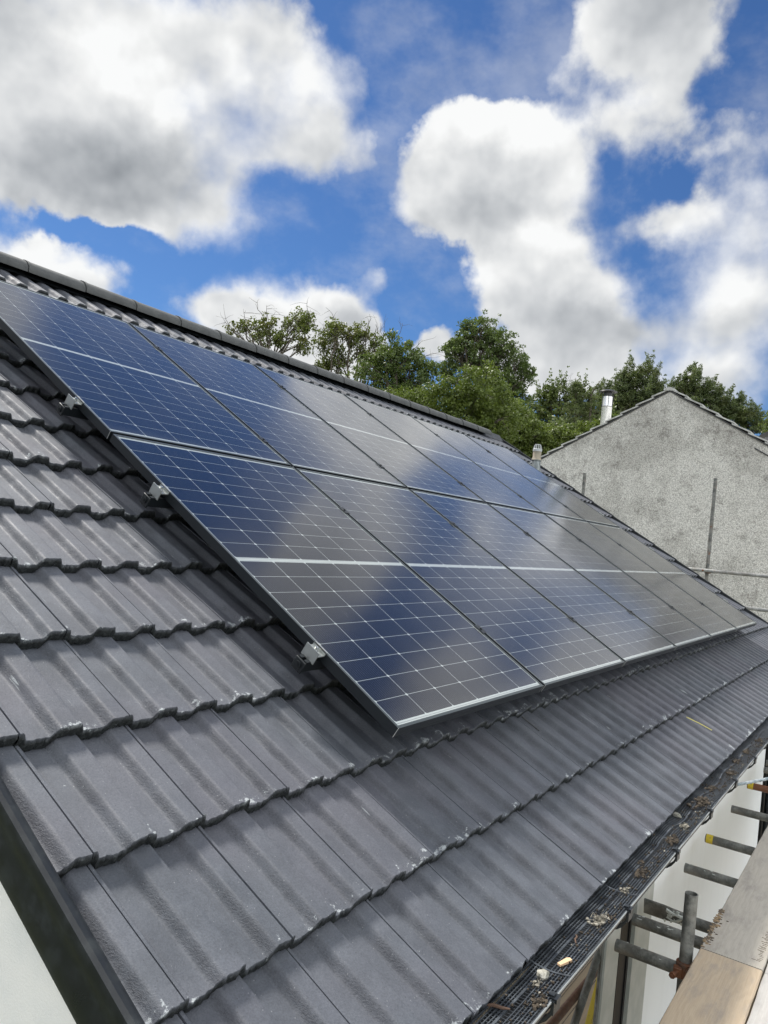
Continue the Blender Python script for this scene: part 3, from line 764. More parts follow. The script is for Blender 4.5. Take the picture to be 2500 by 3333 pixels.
# ------------------------------------------------------------------ solar panels
PW, PH, GP = 1.134, 1.722, .020
def make_panel():
    root = thing('solar_panel', 'x', 'solar panel', (0, 0, 0), (PITCH, 0, 0), 'black framed solar panels in two rows of six')
    b = MB(); w, h, lp, dz = PW, PH, .011, .035
    # mitred frame
    o = [(0, 0), (w, 0), (w, h), (0, h)]; i = [(lp, lp), (w - lp, lp), (w - lp, h - lp), (lp, h - lp)]
    for k in range(4):
        k2 = (k + 1) % 4
        A, B, Cc, Dd = o[k], o[k2], i[k2], i[k]
        b.add([(A[0], A[1], 0), (B[0], B[1], 0), (Cc[0], Cc[1], 0), (Dd[0], Dd[1], 0)], [(0, 1, 2, 3)], 1)
        b.add([(A[0], A[1], -dz), (B[0], B[1], -dz), (B[0], B[1], 0), (A[0], A[1], 0)], [(0, 1, 2, 3)], 0)
        b.add([(Cc[0], Cc[1], 0), (Dd[0], Dd[1], 0), (Dd[0], Dd[1], -dz), (Cc[0], Cc[1], -dz)], [(0, 3, 2, 1)], 0)
        # return flange below
        j = [(.03, .03), (w - .03, .03), (w - .03, h - .03), (.03, h - .03)]
        b.add([(A[0], A[1], -dz), (B[0], B[1], -dz), (j[k2][0], j[k2][1], -dz), (j[k][0], j[k][1], -dz)], [(0, 3, 2, 1)], 0)
    for (x, y) in ((-.0006, -.0006), (w - .0009, -.0006)):
        b.box((x, y, -dz), (x + .0015, y + .0015, .0004), 2)
    b.build('frame', [M_FRAME, M_LIP, M_SEAM], root)
    b = MB(); b.add([(lp, lp, -.0022), (w - lp, lp, -.0022), (w - lp, h - lp, -.0022), (lp, h - lp, -.0022)], [(0, 1, 2, 3)])
    b.build('cell_sheet', M_PANEL, root)
    b = MB(); b.add([(lp, lp, -.009), (w - lp, lp, -.009), (w - lp, h - lp, -.009), (lp, h - lp, -.009)], [(3, 2, 1, 0)])
    b.box((w / 2 - .05, h / 2 - .03, -.025), (w / 2 + .05, h / 2 + .03, -.0095)); b.build('backsheet', M_DARK, root)
    return root
pp = make_panel()
ordn = ['first', 'second', 'third', 'fourth', 'fifth', 'sixth']
low = ['nearest panel of the lower row, whole left edge in view above the bare tiles', 'second panel of the lower row, brown grey cloud mirrored in its lower half',
       'third panel of the lower row, counted from the near left end', 'fourth panel of the lower row, with a bright cloud patch mirrored near its foot',
       'fifth panel of the lower row, mirroring the dark grey gable', 'last small panel of the lower row, at the far right beside the gable']
up = ['nearest panel of the upper row, cut by the left edge of the photo', 'second panel of the upper row, deep blue, below the ridge',
      'third panel of the upper row, with a bright white cloud mirrored across it', 'fourth panel of the upper row, pale with mirrored cloud',
      'fifth panel of the upper row, pale blue, second from its far end', 'last panel of the upper row, beside the soil vent pipe and its dark mirror image']
n = 0
for r_ in range(2):
    for c in range(6):
        o = pp if n == 0 else copy_tree(pp)
        n += 1
        o.location = rw(c * (PW + GP), r_ * (PH + GP), 0) ; o.rotation_euler = (PITCH + random.uniform(-.0009, .0009), random.uniform(-.0009, .0009), 0)
        o['label'] = (low if r_ == 0 else up)[c]; o['category'] = 'solar panel'

# mounting rails ----------------------------------------------------------
def make_rail():
    root = thing('mounting_rail', 'x', 'rail', (0, 0, 0), (PITCH, 0, 0), 'aluminium rails below the solar panels')
    b = MB()
    prf = [(-.02, -.076), (.02, -.076), (.02, -.037), (.006, -.037), (.006, -.050), (-.006, -.050), (-.006, -.037), (-.02, -.037)]
    k = len(prf); vs = [(x, v, n_) for x in (-.062, 6.965) for v, n_ in prf]
    b.add(vs, [(j, (j + 1) % k, k + (j + 1) % k, k + j) for j in range(k)] + [tuple(range(k))[::-1], tuple(range(k, 2 * k))])
    b.build('rail_profile', M_FRAME, root)
    for s_, x0 in ((-1, -.062), (1, 6.965)):
        b = MB(); b.box((x0 - .006, -.023, -.083) if s_ < 0 else (x0, -.023, -.083), (x0, .023, -.040) if s_ < 0 else (x0 + .006, .023, -.040))
        b.tube([(x0 + s_ * .007, 0, -.060), (x0 + s_ * .012, 0, -.060)], .013, 12)
        b.tube([(x0 + s_ * .012, 0, -.060), (x0 + s_ * .015, 0, -.060)], .006, 8)
        b.build('end_cap', M_PLASTIC, root, bevel=.003)
    for s_, x0 in ((-1, -.001), (1, 6.905)):
        c = MB()
        c.box(*sorted_box((x0 + s_ * .036, -.03, -.040), (x0 + s_ * .0395, .03, .004)))
        c.box(*sorted_box((x0 + s_ * .0005, -.03, -.012), (x0 + s_ * .036, .03, -.008)))
        c.box(*sorted_box((x0 + s_ * .0005, -.03, -.012), (x0 + s_ * .0035, .03, .0042)))
        c.box(*sorted_box((x0 - s_ * .007, -.03, .0012), (x0 + s_ * .0035, .03, .0042)))
        cl = c.build('end_clamp', M_ALU, root)
        c = MB(); xx = x0 + s_ * .019
        c.tube([(xx, 0, -.030), (xx, 0, .003)], .0042, 10, mi=0); c.tube([(xx, 0, -.008), (xx, 0, -.006)], .010, 14); c.tube([(xx, 0, -.004), (xx, 0, .0055)], .0066, 14, inner=.5, depth=.004)
        c.build('bolt', M_BOLT, cl)
    return root
def sorted_box(a, b): return tuple(min(p, q) for p, q in zip(a, b)), tuple(max(p, q) for p, q in zip(a, b))
rp = make_rail()
b = MB(); b.box((-.0085, -.028, .0012), (.0285, .028, .0035)) ; b.tube([(.010, 0, .0035), (.010, 0, .009)], .0065, 12)
mc = b.build('mid_clamp', M_FRAME, rp); mc.location = (PW, 0, 0)
for c in range(1, 5):
    o = mc.copy(); COL.objects.link(o); o.location = (PW + c * (PW + GP), 0, 0)
b = MB(); b.box((-.02, -.022, -.15), (.02, -.016, -.076)); b.box((-.02, -.022, -.152), (.02, .19, -.146))
hk = b.build('roof_hook', M_ALU, rp); hk.location = (.33, 0, 0)
for x in (1.53, 2.73, 3.93, 5.13, 6.33):
    o = hk.copy(); COL.objects.link(o); o.location = (x, 0, 0)
rl = ['rail of the lower row nearest the gutter, ending in a grey clamp above the tiles', 'rail in the upper half of the lower row, with a bright clamp',
      'rail at the foot of the upper row, its clamp near the left edge', 'topmost rail, hidden under the upper row of panels']
for i, v in enumerate((.372, 1.315, 2.005, 3.1)):
    o = rp if i == 0 else copy_tree(rp)
    o.location = rw(0, v, 0); o['label'] = rl[i]; o['category'] = 'rail'

# ------------------------------------------------------------------ scaffold
TR = .02415
def tube_obj(name, label, a, b_, mt=M_TUBE, cat='scaffold tube', group='scaffold tubes', seg=20, nseg=1, root=None):
    a, b_ = Vector(a), Vector(b_); mb = MB()
    mb.tube([a - a, b_ - a], TR, seg, inner=.84)
    o = mb.build(name, mt)
    o.location = a
    return tag(o, label, cat, group)
ZT = -1.0; YE = -.72
data = [('n1', 1.278, -.357, 'lowest grey tube poking from under the boards, just left of the upright'),
        ('n2', 1.559, -.346, 'grey tube with worn paint flecks, passing behind the upright, second from the bottom'),
        ('t1', 2.339, -.389, 'plain grey tube just above the upright, ending close to the white wall'),
        ('t2', 2.891, -.381, 'grey tube with a yellow band at its end, in front of the white wall'),
        ('t3', 3.602, -.399, 'plain grey tube between the yellow banded one and the rusty one'),
        ('t4', 4.303, -.387, 'rusty brown tube with a yellow band at its end, below the rope'),
        ('t5', 4.885, -.418, 'far grey tube at the end of the white wall, cut by the right edge'),
        ('t6', 5.144, -.400, 'farthest grey tube beyond the white wall, only its tip in view')]
for nm, x, y, lb in data:
    mt = M_RUST if nm == 't4' else M_TUBE
    dx = {'t3': .03, 't4': .05}.get(nm, 0)
    o = tube_obj('scaffold_tube', lb, (x, y, ZT), (x + dx, -2.1, ZT + .0), mt, group='short scaffold tubes under the walkway')
    if nm in ('t2', 't4'):
        mb = MB(); mb.tube([(0, -.006, 0), (0, -.042, 0)], TR + .0012, 20, caps=False); mb.build('yellow_band', M_YEL, o)
    if nm in ('n2', 't1', 'n1'):
        mb = MB()
        for k in range({'n2': 16, 't1': 7, 'n1': 4}[nm]):
            aa = R(random.uniform(20, 150)); yy = -random.uniform(.02, .22)
            mb.lump((math.cos(aa) * TR, yy, math.sin(aa) * TR), random.uniform(.002, .0055), sc=(1.1, 1.8, .35), rough=.5, sub=1)
        mb.build('paint_fleck', M_PAINTBLOB, o)
# swaged (flattened) putlog tube
b = MB(); n_ = 20; rings = []
for yy, wx, wz in ((0, .006, .036), (-.085, .006, .036), (-.12, .012, .034), (-.17, .020, .029), (-.22, TR, TR), (-1.75, TR, TR)):
    rings.append([(wx * math.cos(2 * math.pi * k / n_) if wx > .01 else wx * (1 if math.cos(2 * math.pi * k / n_) > 0 else -1) * min(1, abs(math.cos(2 * math.pi * k / n_)) * 3), yy, wz * math.sin(2 * math.pi * k / n_)) for k in range(n_)])
vs = [q for r_ in rings for q in r_]
b.add(vs, [(i * n_ + k, (i + 1) * n_ + k, (i + 1) * n_ + (k + 1) % n_, i * n_ + (k + 1) % n_) for i in range(5) for k in range(n_)] + [tuple(range(n_)), tuple(range(5 * n_, 6 * n_))[::-1]], 0, True)
sw = b.build('scaffold_tube', M_TUBE, None); sw.location = (1.733, -.346, ZT); sw.rotation_euler = (0, R(-14), 0)
tag(sw, 'scaffold tube with a flattened blade end and white paint drips, behind the upright', 'scaffold tube', 'short scaffold tubes under the walkway')
b = MB()
pth = [(-.0075, -.10, .020), (-.008, -.115, .006), (-.009, -.105, -.012), (-.012, -.13, -.020), (-.016, -.15, -.010), (-.018, -.165, .006), (-.02, -.175, .018), (-.014, -.13, .018), (-.009, -.10, .026)]
b.tube(pth, [.006, .005, .0065, .005, .006, .007, .008, .006, .005], 6)
for k in range(14): b.lump((-.010 - random.uniform(0, .010), -random.uniform(.095, .185), random.uniform(-.028, .032)), random.uniform(.003, .008), sc=(.5, 1.2, 1.2), rough=.5, sub=1)
b.build('paint_drip', M_PAINTBLOB, sw)
# upright
up_ = thing('scaffold_upright', 'open topped grey scaffold upright standing beside the timber walkway', 'scaffold pole', (1.222, -.634, GZ + .12), group='scaffold uprights')
b = MB(); b.tube([(0, 0, 0), (.008, .0, 1.5), (.012, .002, -.683 - GZ - .12)], TR, 24, inner=.84); b.build('pole', M_TUBE, up_)
def coupler(parent, loc, rz=0, mt=M_COUPLER):
    b = MB()
    b.tube([(0, 0, -.026), (0, 0, .026)], .033, 18); b.tube([(-.045, -.032, 0), (.010, -.034, 0)], .031, 14)
    b.box((-.05, .010, -.018), (-.020, .040, .018)); b.tube([(-.038, .02, .004), (-.095, .045, .004)], .0065, 8); b.tube([(-.075, .036, .004), (-.088, .042, .004)], .0125, 6)
    o = b.build('coupler', mt, parent, bevel=.003); o.location = loc; o.rotation_euler = (0, 0, rz); return o
coupler(up_, (0, 0, -.965 - GZ - .12 + .0), R(10))
# ledger under the transoms, outer uprights, brace, all below the walkway
tube_obj('scaffold_ledger', 'long scaffold tube running under the walkway beside the wall', (-2.6, -.69, ZT - .05), (6.5, -.69, ZT - .05), group='scaffold ledgers')
tube_obj('scaffold_ledger', 'rusty scaffold tube mirrored in the window glass', (1.2, -.93, -2.18), (6.5, -.93, -2.32), M_RUST, group='scaffold ledgers')
tube_obj('scaffold_ledger', 'lower grey scaffold tube mirrored in the window glass', (1.2, -.84, -2.52), (6.5, -.84, -2.56), group='scaffold ledgers')
tube_obj('scaffold_brace', 'diagonal scaffold tube mirrored in the window glass', (2.25, -.88, -2.75), (3.35, -.88, -1.95), group='scaffold braces')
tube_obj('scaffold_upright', 'scaffold upright mirrored in the window glass', (3.22, -.85, GZ + .12), (3.22, -.85, -1.05), group='scaffold uprights')
b = MB(); b.box((0, -.02, 0), (1.1, .02, .10)); yb = b.build('yellow_beam', M_YEL, None, bevel=.004); yb.location = (3.30, -.95, -2.85); yb.rotation_euler = (0, R(-52), 0)
tag(yb, 'yellow painted beam leaning on the deck, seen in the window glass', 'beam')

# boards -----------------------------------------------------------------
def board(x0, x1, y0, mt, label, cut=0, seed=0):
    rr = random.Random(seed); b = MB(); n_ = 60; w_ = .222
    xs = [x0 + (x1 - x0) * i / n_ for i in range(n_ + 1)]; vs = []
    for x in xs:
        e0 = rr.uniform(-.001, .001); e1 = rr.uniform(-.001, .001); z = .0015 * math.sin(x * 1.7 + seed)
        for (y, zz) in ((y0 + e0, -.938), (y0 + e0, -.904), (y0 - .004, -.9), (y0 - w_ + .004, -.9), (y0 - w_ + e1, -.904), (y0 - w_ + e1, -.938)):
            vs.append((x, y, zz + z))
    fs = [(6 * i + j, 6 * i + (j + 1) % 6, 6 * i + 6 + (j + 1) % 6, 6 * i + 6 + j) for i in range(n_) for j in range(6)] + [(0, 1, 2, 3, 4, 5)[::-1], tuple(6 * n_ + k for k in range(6))]
    b.add(vs, fs)
    o = b.build('scaffold_board', mt, None, origin=(x0, y0, -.9)); tag(o, label, 'scaffold board', 'timber boards of the walkway')
    return o
b1 = board(1.302, 5.2, -.668, M_BOARD_G, 'grey weathered board along the wall side, with a splintered chewed corner', seed=1)
board(-2.60, 1.297, -.668, M_BOARD_Y, 'fresh yellow timber board along the wall side, nearest the camera', seed=2)
board(1.287, 5.18, -.896, M_BOARD_H, 'silver grey board in the second row, beyond the joint', seed=3)
board(-2.62, 1.282, -.896, M_BOARD_H, 'silver grey board in the second row, cut by the bottom right corner', seed=4)
for k in range(2, 5):
    board(-2.6, 1.29, -.668 - .228 * k, M_BOARD_G, 'walkway board under the camera, row %s from the wall' % ('third', 'fourth', 'fifth')[k - 2], seed=10 + k)
    board(1.295, 5.18, -.668 - .228 * k, M_BOARD_G, 'walkway board beyond the right edge, row %s from the wall' % ('third', 'fourth', 'fifth')[k - 2], seed=20 + k)
# splintered edge
b = MB()
for k in range(150):
    t = random.random() ** .8
    x = .0 + t * .42; y = .001 - abs(random.gauss(0, .014)) * (1.2 - t * .6); l = random.uniform(.004, .016)
    a = random.uniform(-.4, .4)
    b.box((-.5 * l, -.0018, -.001), (.5 * l, .0018, random.uniform(.0008, .003)), random.randint(0, 1), Matrix.Translation((x, y, .0006)) @ Matrix.Rotation(math.pi / 2 + a, 4, 'Z') @ Matrix.Rotation(random.uniform(-.2, .2), 4, 'Y'))
b.build('splintered_edge', [M_SPLINTER, M_NICK], b1)
b = MB()
for k in range(22):
    x = .06 + k * .0135 + random.uniform(-.004, .004)
    y = -.205 + random.uniform(-.006, .003)
    b.box((x, y, -.0004), (x + random.uniform(.0015, .0035), y + random.uniform(.008, .034), .0004))
b.build('saw_nick', M_NICK, b1)

# far scaffold behind the verge --------------------------------------------
o = thing('scaffold_upright', 'tall grey scaffold upright in front of the pebble dashed gable', 'scaffold pole', (9.2, .98, GZ), group='scaffold uprights')
b = MB(); b.tube([(0, 0, 0), (0, 0, 1.707 - GZ)], TR, 20, inner=.84); b.build('pole', M_TUBEM, o)
cpl = coupler(o, (-.0, 0, .45 - GZ), 0)
b = MB(); b.tube([(0, 0, 0), (0, 0, 1.694 - GZ)], TR, 20, inner=.84)
o2 = b.build('scaffold_upright', M_TUBEM); o2.location = (9.2, 2.80, GZ); tag(o2, 'short tip of a scaffold upright showing above the far verge', 'scaffold pole', 'scaffold uprights')
tube_obj('guard_rail', 'upper horizontal scaffold rail in front of the gable', (9.155, -3.0, .51), (9.155, 3.2, .425), M_TUBEP, 'rail', 'scaffold guard rails')
tube_obj('guard_rail', 'lower horizontal scaffold rail at the right edge, below the other one', (9.155, -3.0, .06), (9.155, 3.2, .00), M_TUBEP, 'rail', 'scaffold guard rails')

# rope ---------------------------------------------------------------------
b = MB(); A = Vector((2.40, -.583, -.535)); B = Vector((3.62, -1.35, -.30)); N_ = 160
for s_ in range(3):
    pts = []
    for i in range(N_):
        t = i / (N_ - 1); c = A.lerp(B, t) + Vector((0, 0, -.03 * math.sin(math.pi * t))); a = 2 * math.pi * (t * 38 + s_ / 3)
        ax = (B - A).normalized(); e1 = ax.orthogonal().normalized(); e2 = ax.cross(e1)
        pts.append(c + (e1 * math.cos(a) + e2 * math.sin(a)) * .0042)
    b.tube(pts, .0046, 6)
tag(b.build('rope', M_ROPE), 'blue grey twisted rope tied to the gutter and running off to the right', 'rope')

# ------------------------------------------------------------------ debris on the gutter guard
def on_guard(x, y):
    t = min(max((-.452 - y) / .133, 0), 1); return gsurf(x, t)[2]
def moss(x, y, r_, n_, mt, label, name='moss_clump', cat='moss', group='moss clumps lying in the gutter', spread=1.0, st=0):
    b = MB(); z = on_guard(x, y); r_ *= .72
    for k in range(n_):
        px, py = random.gauss(0, r_ * .62 * spread), random.gauss(0, r_ * .42)
        py = min(max(y + py, -.582), -.462) - y
        b.lump((px, py, random.uniform(0, r_ * .45) + .002), random.uniform(.10, .36) * r_, sc=(1.2, 1, .75), rough=.55, sub=1)
    for k in range(st):
        p0 = Vector((random.gauss(0, r_ * .6), random.gauss(0, r_ * .4), random.uniform(.002, r_ * .6))); d = Vector((random.uniform(-1, 1), random.uniform(-1, 1), random.uniform(-.2, .7))).normalized() * r_ * random.uniform(.3, .9)
        b.tube([p0, p0 + d * .5 + Vector((0, 0, .002)), p0 + d], random.uniform(.0006, .0013), 4)
    o = b.build(name, mt); o.location = (x, y, z); return tag(o, label, cat, group)
moss(.353, -.548, .036, 26, M_LICHEN, 'big pale straw coloured clump of moss and lichen with stalks', st=46)
moss(.395, -.568, .018, 10, M_MOSS, 'small black clump tight behind the big pale one')
moss(.798, -.547, .034, 34, M_MOSS, 'dark brown elongated clump by the rim, beyond the buff one', spread=1.7, st=10)
moss(.627, -.538, .022, 16, M_LICHEN, 'buff clump half way between the big pale one and the dark brown one', st=14, spread=1.3)
moss(.900, -.515, .018, 14, M_MOSS, 'small dark crumbly clump near the tile side', spread=1.5)
moss(1.212, -.548, .036, 40, M_MOSS, 'brown clump where the flat guard meets the wavy guard', spread=1.8, st=12)
moss(1.40, -.55, .026, 26, M_LICHEN, 'grey white speckled clump in front of the wavy guard', spread=1.8, st=8)
moss(1.815, -.535, .042, 60, M_MOSS, 'largest black clump on the wavy guard beyond the stone', spread=2.2, st=14)
moss(2.103, -.522, .030, 34, M_MOSS, 'black clump halfway to the rope', spread=2.2, st=10)
moss(2.44, -.545, .030, 36, M_MOSS, 'dark clump beside the rope knot', spread=2.0, st=10)
moss(2.78, -.52, .030, 30, M_MOSS, 'distant black clump two straps beyond the rope', spread=2.0)
moss(3.05, -.53, .032, 30, M_MOSS, 'most distant black clump where the gutter leaves the photo', spread=2.4)
moss(3.5, -.53, .030, 24, M_MOSS, 'hardly visible clump at the right end of the gutter', spread=2.4)
moss(-.161, -.566, .024, 30, M_MOSS, 'dark earth crumbs by the rim at the bottom of the photo', spread=1.7, st=6)
moss(-.085, -.528, .018, 14, M_LICHEN, 'curly grey lichen crumbs beside the pale stone', st=10)
def rock(x, y, r_, label, sc=(1, 1, .8)):
    b = MB(); b.lump((0, 0, r_ * .5), r_, sc=sc, rough=.2, sub=2); o = b.build('stone', M_STONE); o.location = (x, y, on_guard(x, y)); o.rotation_euler = (0, 0, random.uniform(0, 3))
    return tag(o, label, 'stone', 'stones lying in the gutter')
rock(-.045, -.528, .016, 'pale angular stone near the bottom of the gutter')
rock(1.548, -.488, .017, 'smooth buff pebble resting against the tile edge', (1.5, .8, .6))
# wood chip
b = MB(); b.add([(-.032, -.007, 0), (.030, -.009, 0), (.033, .001, 0), (.026, .0085, 0), (-.030, .006, 0), (-.032, -.007, .006), (.030, -.009, .008), (.033, .001, .009), (.026, .0085, .007), (-.030, .006, .005)],
                [(4, 3, 2, 1, 0), (5, 6, 7, 8, 9), (0, 1, 6, 5), (1, 2, 7, 6), (2, 3, 8, 7), (3, 4, 9, 8), (4, 0, 5, 9)])
o = b.build('wood_chip', M_CHIP); o.location = (.052, -.548, on_guard(.05, -.548) + .003); o.rotation_euler = (0, .05, R(-14)); o.scale = (.8, .9, .9); tag(o, 'fresh pale wood chip lying on the gutter guard', 'wood chip')
for (x, y, l, a, lb) in ((.201, -.527, .05, 20, 'thin reddish twig bent across the gutter guard'), (-.249, -.497, .06, -62, 'short brown stick at the tile side near the bottom of the photo')):
    b = MB(); b.tube([(-l / 2, 0, .003), (-l / 6, .003, .006), (l / 6, -.003, .006), (l / 2, .002, .003)], [.0018, .0025, .0022, .001] if l < .055 else [.003, .0045, .004, .002], 7)
    o = b.build('twig', M_TWIG); o.location = (x, y, on_guard(x, y)); o.rotation_euler = (0, 0, R(a)); tag(o, lb, 'twig', 'twigs lying in the gutter')
# crumbs
b = MB()
for k in range(760):
    x = random.uniform(-.6, 3.6); y = -.575 + abs(random.gauss(0, .032)); y = min(y, -.468)
    if random.random() < .25: y = random.uniform(-.58, -.465)
    r_ = random.uniform(.0012, .0042); b.lump((x, y, on_guard(x, y) + r_), r_, mi=0 if random.random() < .88 else 1, rough=.4, sub=1)
tag(b.build('gutter_crumbs', [M_MOSS, M_LICHEN]), 'fine crumbs of moss and grit scattered along the gutter guard', 'debris', kind='stuff')
# straw on tiles
b = MB(); p0 = rw(2.862, -.36, -.178); p1 = rw(2.952, -.501, -.168); b.tube([p0, (p0 + p1) / 2 + Vector((.001, 0, .002)), p1], .0026, 6)
tag(b.build('straw', M_STRAW), 'single yellow straw lying on the tiles above the gutter', 'straw')
b = MB(); p0 = rw(1.05, -.02, -.135); p1 = rw(1.10, -.10, -.15); b.tube([p0, p1], .0035, 6)
tag(b.build('cable_tie', M_PLASTIC), 'short black cable tie on the tiles below the second panel', 'cable tie')

# ------------------------------------------------------------------ neighbouring building
DX = 14.3
PK = (3.007, 4.023); TS = math.tan(R(29.6))
nb = thing('neighbour_house', 'gable end house in grey pebble dash with a steel flue', 'house', (DX, 3.0, GZ))
NOFF = Vector((DX, 3.0, GZ))
def nbb(mb, name, mats, parent=nb, **kw):
    o = mb.build(name, mats, parent, **kw); o.location -= NOFF; return o
b = MB(); hw = 4.6
hl = 3.1; pts = [(PK[0] + hl, GZ), (PK[0] + hl, PK[1] - hl * TS - .05), (PK[0], PK[1] - .05), (PK[0] - hw, PK[1] - hw * TS - .05), (PK[0] - hw, GZ)]
vs = [(DX, y, z) for y, z in pts] + [(DX + 9, y, z) for y, z in pts]; k = 5
b.add(vs, [tuple(range(k)), tuple(range(k, 2 * k))[::-1]] + [(i, k + i, k + (i + 1) % k, (i + 1) % k) for i in range(k)])
nbb(b, 'wall', M_DASH)
b = MB()
for s_ in (-1, 1):
    nc = 15 if s_ < 0 else 10
    for i in range(nc):
        d0, d1 = i * .355 / 1, (i + 1) * .355 + .05
        d0 *= math.cos(R(29.6)); d1 *= math.cos(R(29.6))
        lift0, lift1 = -.014, .034
        vs = []
        for x in (DX - .035, DX + 9.05):
            vs += [(x, PK[0] + s_ * d0, PK[1] - d0 * TS + lift0 - .03), (x, PK[0] + s_ * d1, PK[1] - d1 * TS + lift1 - .03), (x, PK[0] + s_ * d1, PK[1] - d1 * TS + lift1), (x, PK[0] + s_ * d0, PK[1] - d0 * TS + lift0)]
        b.add(vs, [(0, 1, 2, 3), (7, 6, 5, 4), (0, 4, 5, 1), (1, 5, 6, 2), (2, 6, 7, 3), (3, 7, 4, 0)])
nbb(b, 'roof', M_VERGE)
b = MB(); K = 10; vs = []
for x in (DX - .045, DX + 9.05):
    for k in range(K + 1):
        a = math.pi * k / K; vs.append((x, PK[0] + math.cos(a) * .11, PK[1] - .060 + math.sin(a) * .070))
b.add(vs, [(k, k + 1, K + 2 + k, K + 1 + k) for k in range(K)] + [tuple(range(K + 1))[::-1]], 0, False)
nbb(b, 'ridge', M_VERGE)
# dark undercloak line below the verge
b = MB()
for s_ in (-1, 1):
    d1 = 4.6 if s_ < 0 else 3.3
    vs = [(DX - .02, PK[0], PK[1] - .055), (DX - .02, PK[0] + s_ * d1, PK[1] - d1 * TS - .03), (DX - .02, PK[0] + s_ * d1, PK[1] - d1 * TS - .060), (DX - .02, PK[0], PK[1] - .078)]
    vs += [(x + .03, y, z) for x, y, z in vs]
    b.add(vs, [(0, 1, 2, 3), (4, 5, 6, 7), (0, 4, 5, 1), (1, 5, 6, 2), (2, 6, 7, 3)])
nbb(b, 'undercloak', M_CAP)
# thin dark sloping line at the right of the gable
b = MB(); b.add([(DX - .012, 1.33, 2.84), (DX - .012, .2, 2.22), (DX - .012, .2, 2.19), (DX - .012, 1.33, 2.815), (DX + .01, 1.33, 2.84), (DX + .01, .2, 2.22)], [(0, 1, 2, 3), (0, 4, 5, 1)])
nbb(b, 'gable_line', M_CAP)
# flue
FX = 15.2
fl = thing('x', None, None); fl.name = 'flue'; fl.parent = nb
c = Vector((FX, 4.587, 3.10))
b = MB(); b.lathe(c, [(.112, -.3), (.112, .69), (.117, .70), (.117, .715), (.106, .72), (.106, .93)], 28); nbb(b, 'flue_pipe', M_STEEL, fl)
b = MB(); b.lathe(c, [(.118, .698), (.118, .712)], 28); b.lathe(c, [(.092, .90), (.092, 1.04)], 20)
for k in range(4):
    a = k * math.pi / 2 + .5; b.tube([c + Vector((.117 * math.cos(a), .117 * math.sin(a), .72)), c + Vector((.125 * math.cos(a), .125 * math.sin(a), 1.05))], .006, 6)
b.lathe(c, [(.0, 1.10), (.10, 1.085), (.19, 1.055), (.20, 1.035), (.19, 1.03), (.0, 1.04)], 28); nbb(b, 'flue_cowl', M_CAP, fl)
b = MB(); b.lathe(c + Vector((0, 0, -.05)), [(.40, -.12), (.25, -.02), (.15, .07), (.125, .10)], 24); nbb(b, 'flue_flashing', M_LEAD, fl)
# corrugated shed far right
sh = thing('shed', 'dark corrugated roof end of a shed peeking out behind the grey gable at the right', 'shed', (20.6, 1.0, GZ))
b = MB(); SX = 20.6
py0, pz0 = 2.10, 3.98
nseg = 40; vs = []
for i in range(nseg + 1):
    y = py0 - i * .05; z = pz0 + i * .05 * .50
    xx = SX + .02 * math.sin(i * 1.57)
    vs += [(xx, y, z), (xx, y, GZ)]
b.add(vs, [(2 * i, 2 * i + 1, 2 * i + 3, 2 * i + 2) for i in range(nseg)])
o = b.build('wall', M_CORR, sh); o.location -= Vector((20.6, 1.0, GZ))
b = MB(); y1 = py0 - 2.0; b.add([(SX - .1, py0 + .1, pz0 - .02), (SX - .1, y1, pz0 + 1.02), (SX + 5, y1, pz0 + 1.02), (SX + 5, py0 + .1, pz0 - .02), (SX - .1, py0 + .1, pz0 + .06), (SX - .1, y1, pz0 + 1.10), (SX + 5, y1, pz0 + 1.10), (SX + 5, py0 + .1, pz0 + .06)],
                               [(0, 1, 5, 4), (4, 5, 6, 7), (3, 2, 1, 0), (0, 4, 7, 3), (1, 2, 6, 5)])
o = b.build('roof', M_CAP, sh); o.location -= Vector((20.6, 1.0, GZ))

# ------------------------------------------------------------------ trees
def leaf_cloud(clumps, per, size, asp, up=.5, fold=True):
    """clumps: list of (centre, radius). Returns V, F, rnd: one rhombus per leaf"""
    C = np.array([c for c, r_ in clumps]); Rr = np.array([r_ for c, r_ in clumps])
    n_ = np.maximum(3, (per * (Rr / Rr.mean()) ** 2).astype(int)); idx = np.repeat(np.arange(len(C)), n_); N = len(idx)
    d = RNG.normal(0, 1, (N, 3)); d /= np.linalg.norm(d, axis=1)[:, None]
    rad = Rr[idx] * RNG.uniform(.25, 1.05, N) ** .6
    c = C[idx] + d * rad[:, None] * np.array([1, 1, .72])
    a = RNG.normal(0, 1, (N, 3)); a[:, 2] -= .35; a /= np.linalg.norm(a, axis=1)[:, None]
    nrm = RNG.normal(0, 1, (N, 3)) * (1 - up) + d * .5 + np.array([0, 0, up]); b_ = np.cross(nrm, a); b_ /= np.linalg.norm(b_, axis=1)[:, None] + 1e-9
    L = size * RNG.uniform(.6, 1.25, N)[:, None]; W = L * asp
    V = np.stack([c - a * L * .5, c + b_ * W * .5, c + a * L * .5, c - b_ * W * .5], 1).reshape(-1, 3)
    F = np.arange(N * 4).reshape(N, 4)
    cr = RNG.uniform(0, 1, len(C)); rnd = np.repeat(np.clip(.55 * cr[idx] + .45 * RNG.uniform(0, 1, N), 0, 1), 4)
    return V, F, rnd
